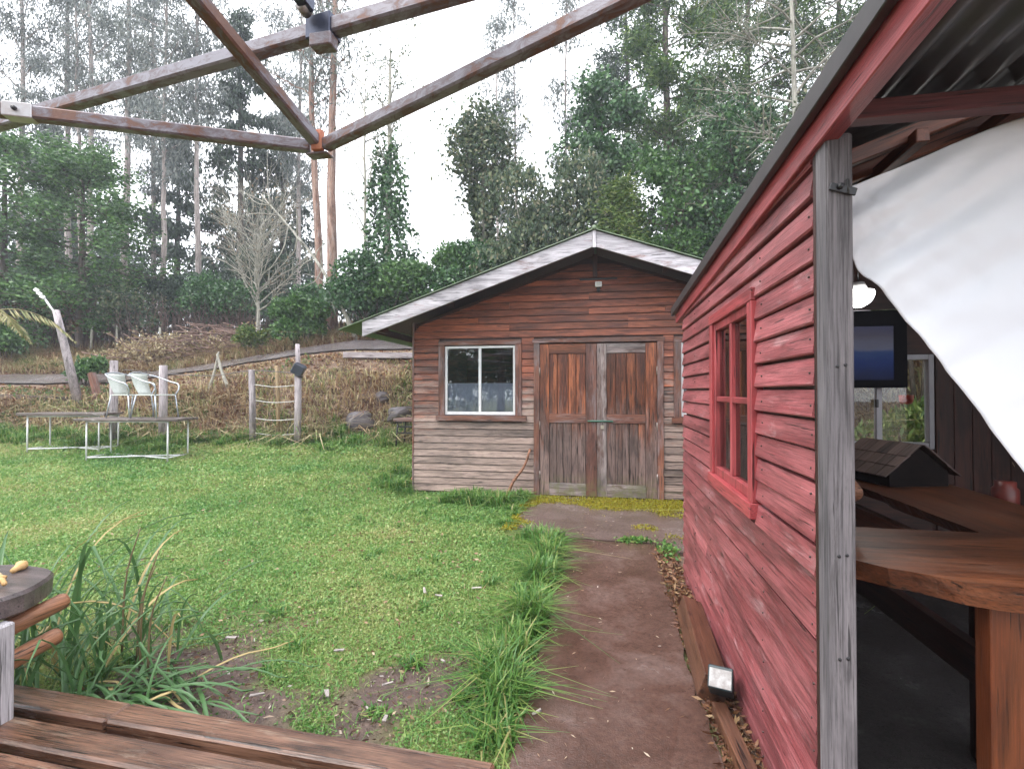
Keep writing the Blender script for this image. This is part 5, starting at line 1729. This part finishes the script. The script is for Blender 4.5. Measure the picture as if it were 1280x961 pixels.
    for k in range(22):
        i = rng.integers(2, 13); dv = np.array([rng.uniform(-1, .5), rng.uniform(-.3, .3), rng.uniform(-.6, .9)]); dv /= np.linalg.norm(dv)
        L = rng.uniform(.5, 1.6); ps.append((curve_pts([path[i], path[i] + dv * L * .5 + rng.normal(0, .08, 3), path[i] + dv * L + rng.normal(0, .1, 3)], 6), np.linspace(.022, .006, 6)))
    setp(tubes('fallen_branch', ps, BARK_L, None, 5), 'long leaning dead branch with lichen in front of the peeling eucalyptus', 'branch')
    # ivy-clad trunk
    t = tree('ivy_tree', 'tree trunk thickly wrapped in ivy with bare boughs above', px(483, 15.5), 15.5, 9.2, .15, crown=(.5, 1), cr=1.7, nl=18, nt=6, leaves=900, ls=.1, asp=.5, spread=.12, bark=BARK_L, leaf='olive', el=(.7, 1.3), prof='')
    x, y, z = WZ(px(483, 15.5), 15.5)
    n = 9000; f = rng.uniform(0, 1, n) ** 1.5; an = rng.uniform(0, 6.28, n)
    rr_ = (.7 * (1 - f) ** .7 + .06) * (.2 + 1.6 * fbm(an * 1.2, f * 6, 5)) + np.abs(rng.normal(0, .1, n))
    P = np.stack([x + .18 * np.sin(f * 5) + np.where(an > 3.6, .35 * f, -.1) + rr_ * np.cos(an), y + rr_ * np.sin(an), z + f * (3.6 + 4.4 * fbm(an * 1.6, an * 0 + 2.5, 6))], 1)
    P = P[fbm(an * 2.2, f * 8, 12) > .36]
    leaf_obj('ivy', leaf_arrays(P, .12, .8, 'droop', .9), LEAF['ivy'], t)
    t = tree('ivy_tree', 'leaning ivy covered snag with a rounded bushy head', px(606, 15.5), 15.5, 6.8, .14, crown=(.6, 1), cr=1.15, nl=16, nt=6, leaves=5000, ls=.13, asp=.6, spread=.3, bark=BARK_L, leaf='olive', el=(.0, .9), prof='round', lean=(-.02, 0))
    x, y, z = WZ(px(612, 15.5), 15.5)
    n = 8000; f = rng.uniform(0, 1, n); an = rng.uniform(0, 6.28, n)
    rr_ = (.28 + .6 * np.exp(-((f - .86) / .15) ** 2)) * (.3 + 1.3 * fbm(an * 1.3, f * 8, 15)) + rng.normal(0, .06, n)
    P = np.stack([x - .12 * f * 3 + rr_ * np.cos(an), y + rr_ * np.sin(an), z + f * (4.9 + 3.2 * fbm(an * 1.6, an * 0 + 3.5, 7))], 1)
    P = P[fbm(an * 2.0, f * 9, 14) > .42]
    leaf_obj('ivy', leaf_arrays(P, .13, .75, 'droop', .9), LEAF['olive'], t)
    shrub('broad mound of ivy and climbers swallowing dead trees behind the cabin', px(690, 14.5), 14.5, 3.9, 5.3, 17000, .12, 'olive', .6, 'droop', BARK_L, lobes=20, stems=16, name='ivy_mound')
    t = tree('ivy_tree', 'upright dark ivy column beside the tall pine', px(755, 15.5), 15.5, 8.0, .14, crown=(.3, 1), cr=1.2, nl=26, nt=6, leaves=12000, ls=.13, asp=.75, spread=.25, bark=BARK_D, leaf='ivy', el=(-.2, .6), prof='round')
    Pn = dict(bark=BARK_D, mode='random', asp=.22, ls=.24, spread=.3, el=(.0, .6), droop=.15, nt=7)
    tree('pine_tree', 'tall pine with open yellow green needles above the cabin ridge', px(838, 17), 17, 17, .19, crown=(.3, 1), cr=2.6, nl=34, leaves=26000, prof='', leaf='pine', **Pn)
    tree('pine_tree', 'pine with shaded crown behind the lichen covered tree', px(935, 20), 20, 18, .19, crown=(.2, 1), cr=3.0, nl=50, leaves=32000, prof='', leaf='pine', **Pn)
    tree('pine_tree', 'pine reaching over the red hut roof', px(1050, 19), 19, 17, .19, crown=(.2, 1), cr=3.0, nl=48, leaves=28000, prof='', leaf='pine', **Pn)
    tree('pine_tree', 'slim pine in the gap between the tall pine and the slender eucalyptus', px(785, 23), 23, 18, .16, crown=(.35, 1), cr=2.0, nl=34, leaves=15000, prof='', leaf='dark', **Pn)
    tree('pine_tree', 'pine standing behind the hut beyond the white tarpaulin', px(1230, 18), 18, 16, .19, crown=(.2, 1), cr=3.0, nl=30, leaves=8000, prof='', leaf='pine', **Pn)
    tree('lichen_tree', 'pale lichen covered tree with arching half bare branches behind the red hut', px(1000, 12.5), 12.5, 11.0, .12, crown=(.3, 1), cr=3.6, nl=44, nt=12, leaves=7000, ls=.09, asp=.5, spread=.2, bark=BARK_L, leaf='olive', el=(-.1, .6), prof='', droop=.25, lean=(-.01, 0))
    tree('yew_tree', 'young yellow green conifer just behind the cabin ridge', px(775, 13), 13, 4.6, .1, crown=(.1, 1), cr=1.5, nl=46, nt=7, leaves=13000, ls=.12, asp=.35, spread=.14, mode='flat', bark=BARK_D, leaf='yew', el=(.1, .6), prof='cone')
    tree('broadleaf_tree', 'dark glossy evergreen rising behind the red hut roof edge', px(930, 14), 14, 6.6, .14, crown=(.1, 1), cr=2.3, nl=44, nt=7, leaves=20000, ls=.12, asp=.6, spread=.22, bark=BARK_D, leaf='ivy', el=(0, .6), prof='round')
    tree('broadleaf_tree', 'small evergreen between cabin roof and young conifer', px(850, 14), 14, 5.2, .12, crown=(.1, 1), cr=2.0, nl=36, nt=6, leaves=13000, ls=.12, asp=.6, spread=.22, bark=BARK_D, leaf='green', el=(0, .6), prof='round')
    tree('broadleaf_tree', 'evergreen hidden behind the hut towards the right bank', px(1120, 13), 13, 7, .14, crown=(.1, 1), cr=2.4, nl=30, nt=6, leaves=9000, ls=.13, asp=.6, spread=.25, bark=BARK_D, leaf='green', el=(0, .6), prof='round')
    # understorey
    sh = [
        ('dark evergreen shrub below the ivy clad trunk', 470, 14.8, 2.4, 2.3, 'ivy', 9000),
        ('mixed green shrub between ivy trunk and cabin roof', 535, 15, 2.6, 2.6, 'green', 9000),
        ('low dark shrub behind the cabin roof slope', 585, 14.6, 2.4, 2.8, 'ivy', 8000),
        ('olive shrub under the leaning ivy snag', 635, 15.5, 2.2, 3.0, 'olive', 7000),
        ('grey green shrub right behind the cabin ridge', 725, 13.4, 2.2, 2.9, 'olive', 8000),
        ('green shrub filling the gap right of the cabin ridge', 815, 13.2, 2.2, 3.2, 'green', 9000),
        ('dark shrub above the meeting of both roofs', 880, 13, 2.2, 3.4, 'ivy', 9000),
        ('rounded dark green bush beside the track', 376, 14.9, 1.7, 1.5, 'green', 9000),
        ('bushy green shrub under the peeling eucalyptus', 430, 16.5, 2.3, 2.0, 'ivy', 7000),
        ('shaded shrub behind the brush pile', 285, 18.5, 3.4, 2.3, 'ivy', 8000),
        ('bluish shaded shrub under the two pale trunks', 225, 19.5, 3.2, 2.6, 'dark', 8000),
        ('pale twiggy shrub beside the dense green tree', 165, 17.6, 2.2, 2.0, 'olive', 1800),
        ('brown withered thicket under the dense green tree', 90, 18.4, 3.4, 1.4, 'brown', 1500),
        ('brown thicket behind the old fence stakes', 20, 18.6, 3.2, 1.4, 'brown', 1500),
        ('leafy green shrub under the palm', 10, 15.8, 1.8, 1.2, 'green', 4000),
        ('little green bush at the foot of the brush pile', 318, 15.0, 1.2, .7, 'yew', 3000),
        ('small weed clump beside the lamp pole', 105, 13.0, .9, .7, 'green', 1800),
        ('tall shaded shrub behind the bare tree', 340, 20.5, 3.6, 3.4, 'dark', 8000),
        ('shaded shrub far behind the round green tree', 130, 21.5, 4.0, 3.2, 'dark', 7000),
        ('shaded shrub at the far end of the wood', 30, 21.5, 4.0, 3.0, 'dark', 6000),
    ]
    for lb, p, d, w, h, lf, n in sh:
        shrub(lb, px(p, d), d, w, h, n, .11 if lf != 'yew' else .08, lf, .6, 'random')
    shrub('bright green weeds on the bank behind the hut window', 0, 0, 1.2, .8, 2500, .09, 'yew', .3, 'up', xy=(3.15, 6.0), name='bank_weeds', cat='weeds')
    shrub('green shrub over the bank behind the hut', 0, 0, 2.2, 1.6, 5000, .1, 'green', .4, 'random', xy=(4.4, 7.2))
    shrub('green leafy sapling leaning over the hut roof end', 0, 0, 1.6, 1.8, 4000, .09, 'olive', .5, 'random', xy=(3.6, 6.6), z0=.4)

    # brush pile by the track
    x, y, z = WZ(px(245, 16), 16)
    t = thing('brush_pile', 'heap of cut branches with withered leaves beyond the track', 'brush pile', (x, y, z))
    ps = []; LP = []
    for i in range(420):
        u = rng.uniform(-2.6, 2.6); v = rng.uniform(-.8, .8)
        top = 1.0 * max(0, 1 - (u / 2.9) ** 2) * (1 - .4 * abs(v))
        cx, cy = W(px(245, 16) + u, 16 + v)
        c = np.array([cx, cy, H1(cx, cy) + rng.uniform(0, 1) * top])
        a = rng.normal(0.1, .7); e = rng.normal(0, .28); L = rng.uniform(.4, 1.5)
        dv = np.array([math.cos(a) * math.cos(e), math.sin(a) * math.cos(e), math.sin(e)])
        ps.append((np.array([c - dv * L / 2, c + rng.normal(0, .05, 3), c + dv * L / 2]), [.016, .013, .006]))
        if u < -.6 or rng.uniform() < .12:
            k = 34; LP.append(c + dv * rng.uniform(-.5, .5, (k, 1)) * L + rng.normal(0, .09, (k, 3)))
    tubes('branches', ps, wood("brush_stick", (.16, .09, .075), (.32, .21, .17), axis=0, rough=.8), t, 4)
    leaf_obj('withered_leaves', leaf_arrays(np.concatenate(LP), .11, .4, 'droop', 1.0), leafmat("pile_leaf", [(0, (.18, .12, .06)), (.6, (.36, .29, .16)), (1, (.5, .44, .3))], .7, .2), t)
    # brown bracken thicket: upright dead stems under the trees
    ps = []
    for i in range(1500):
        r_ = rng.uniform(-19, -9.6); d_ = rng.uniform(17.3, 20)
        xx, yy = W(r_, d_); zz = H1(xx, yy)
        h = rng.uniform(.5, 2.0)
        ps.append((np.array([(xx, yy, zz), (xx + rng.normal(0, .12), yy, zz + h * .6), (xx + rng.normal(0, .3), yy + rng.normal(0, .2), zz + h)]), [.014, .011, .005]))
    o = tubes('dead_stems', ps, wood("dead_stem", (.11, .07, .06), (.2, .14, .12), axis=2, rough=.9, knots=False), None, 3)
    setp(o, 'dense thicket of thin brown dead stems under the trees', 'undergrowth', kind='stuff')

    # far wood on the slope, one mass
    LP, ps = [], []
    for i in range(60):
        r_ = rng.uniform(-42, 34); d_ = rng.uniform(30, 44)
        if -10 < r_ / d_ * 630 + 640 - 520 < 60: pass
        pxx = r_ / d_ * 630 + 640
        hh = rng.uniform(6, 11) if not (420 < pxx < 620) else rng.uniform(2.5, 4)
        xx, yy = W(r_, d_); zz = H1(xx, yy)
        ps.append((np.array([(xx, yy, zz - .3), (xx + rng.normal(0, .2), yy, zz + hh * .5), (xx + rng.normal(0, .3), yy, zz + hh)]), [.2, .14, .04]))
        k = 1100
        q = rng.uniform(.12, 1, k); rad = 2.6 * (1 - q) ** .6 + .3
        an = rng.uniform(0, 6.28, k); rr_ = rad * np.sqrt(rng.uniform(0, 1, k))
        keep = fbm(q * 6 + i, an * 1.2, 9) > .42
        LP.append(np.stack([xx + rr_ * np.cos(an), yy + rr_ * np.sin(an), zz + q * hh], 1)[keep])
    V1, F1 = tube_arrays(ps, 6, False)
    o = obj('far_wood', npmesh('far_wood', V1, F1, True), BARK_D); setp(o, 'trunks of the far wood on the slope', 'wood', kind='stuff')
    o = leaf_obj('far_wood_foliage', leaf_arrays(np.concatenate(LP), .42, .5, 'droop', .8), LEAF['dark']); setp(o, 'foliage of the far wood reading as one mass', 'wood', kind='stuff')

    # trees standing behind the viewer, seen only mirrored in the window panes
    tree('bare_tree', 'leafless spreading tree beyond the deck', 0, 0, 9, .2, crown=(.2, 1), cr=3.6, nl=34, nt=8, leaves=4500, ls=.16, asp=.5, spread=.25, bark=BARK_D, leaf='green', el=(.2, .9), prof='round', xy=(-4.4, -7.5))
    for i, (hx, hy) in enumerate(((-6.5, -10.5), (-3.5, -10.5), (-.2, -10.8), (-9.5, -10))):
        shrub(('broad hedge bush beyond the deck under the leafless tree', 'round hedge bush beyond the deck', 'tall hedge bush in line with the concrete path', 'loose hedge bush farthest from the path')[i], 0, 0, 4.2, 3.4, 3500, .22, 'green', .6, 'random', xy=(hx, hy))
    tree('broadleaf_tree', 'spreading evergreen tree standing beyond the deck', 0, 0, 8, .2, crown=(.15, 1), cr=3.6, nl=34, nt=7, leaves=9000, ls=.16, asp=.5, spread=.3, bark=BARK_D, leaf='green', el=(.1, .7), prof='round', xy=(-8.0, -9))
    tree('broadleaf_tree', 'tall evergreen tree beyond the deck and path', 0, 0, 9, .2, crown=(.15, 1), cr=3.4, nl=34, nt=7, leaves=9000, ls=.16, asp=.5, spread=.3, bark=BARK_D, leaf='green', el=(.1, .7), prof='round', xy=(-1.0, -11))


forest()

# ------------------------------------------------------------------ rain-damp air
hz = bpy.data.materials.new("haze"); hz.use_nodes = True
hn = hz.node_tree; hn.nodes.clear()
ho = hn.nodes.new("ShaderNodeOutputMaterial"); hv = hn.nodes.new("ShaderNodeVolumePrincipled")
hv.inputs['Color'].default_value = (.86, .9, 1.0, 1)
hv.inputs['Density'].default_value = .0024
hn.links.new(hv.outputs[0], ho.inputs['Volume'])
V, Fs = boxdata((-120, -80, -2), (120, 130, 34), .01)
setp(obj('haze', pmesh('haze', V, Fs), hz), 'thin pale rain haze filling the air', 'haze', kind='stuff')
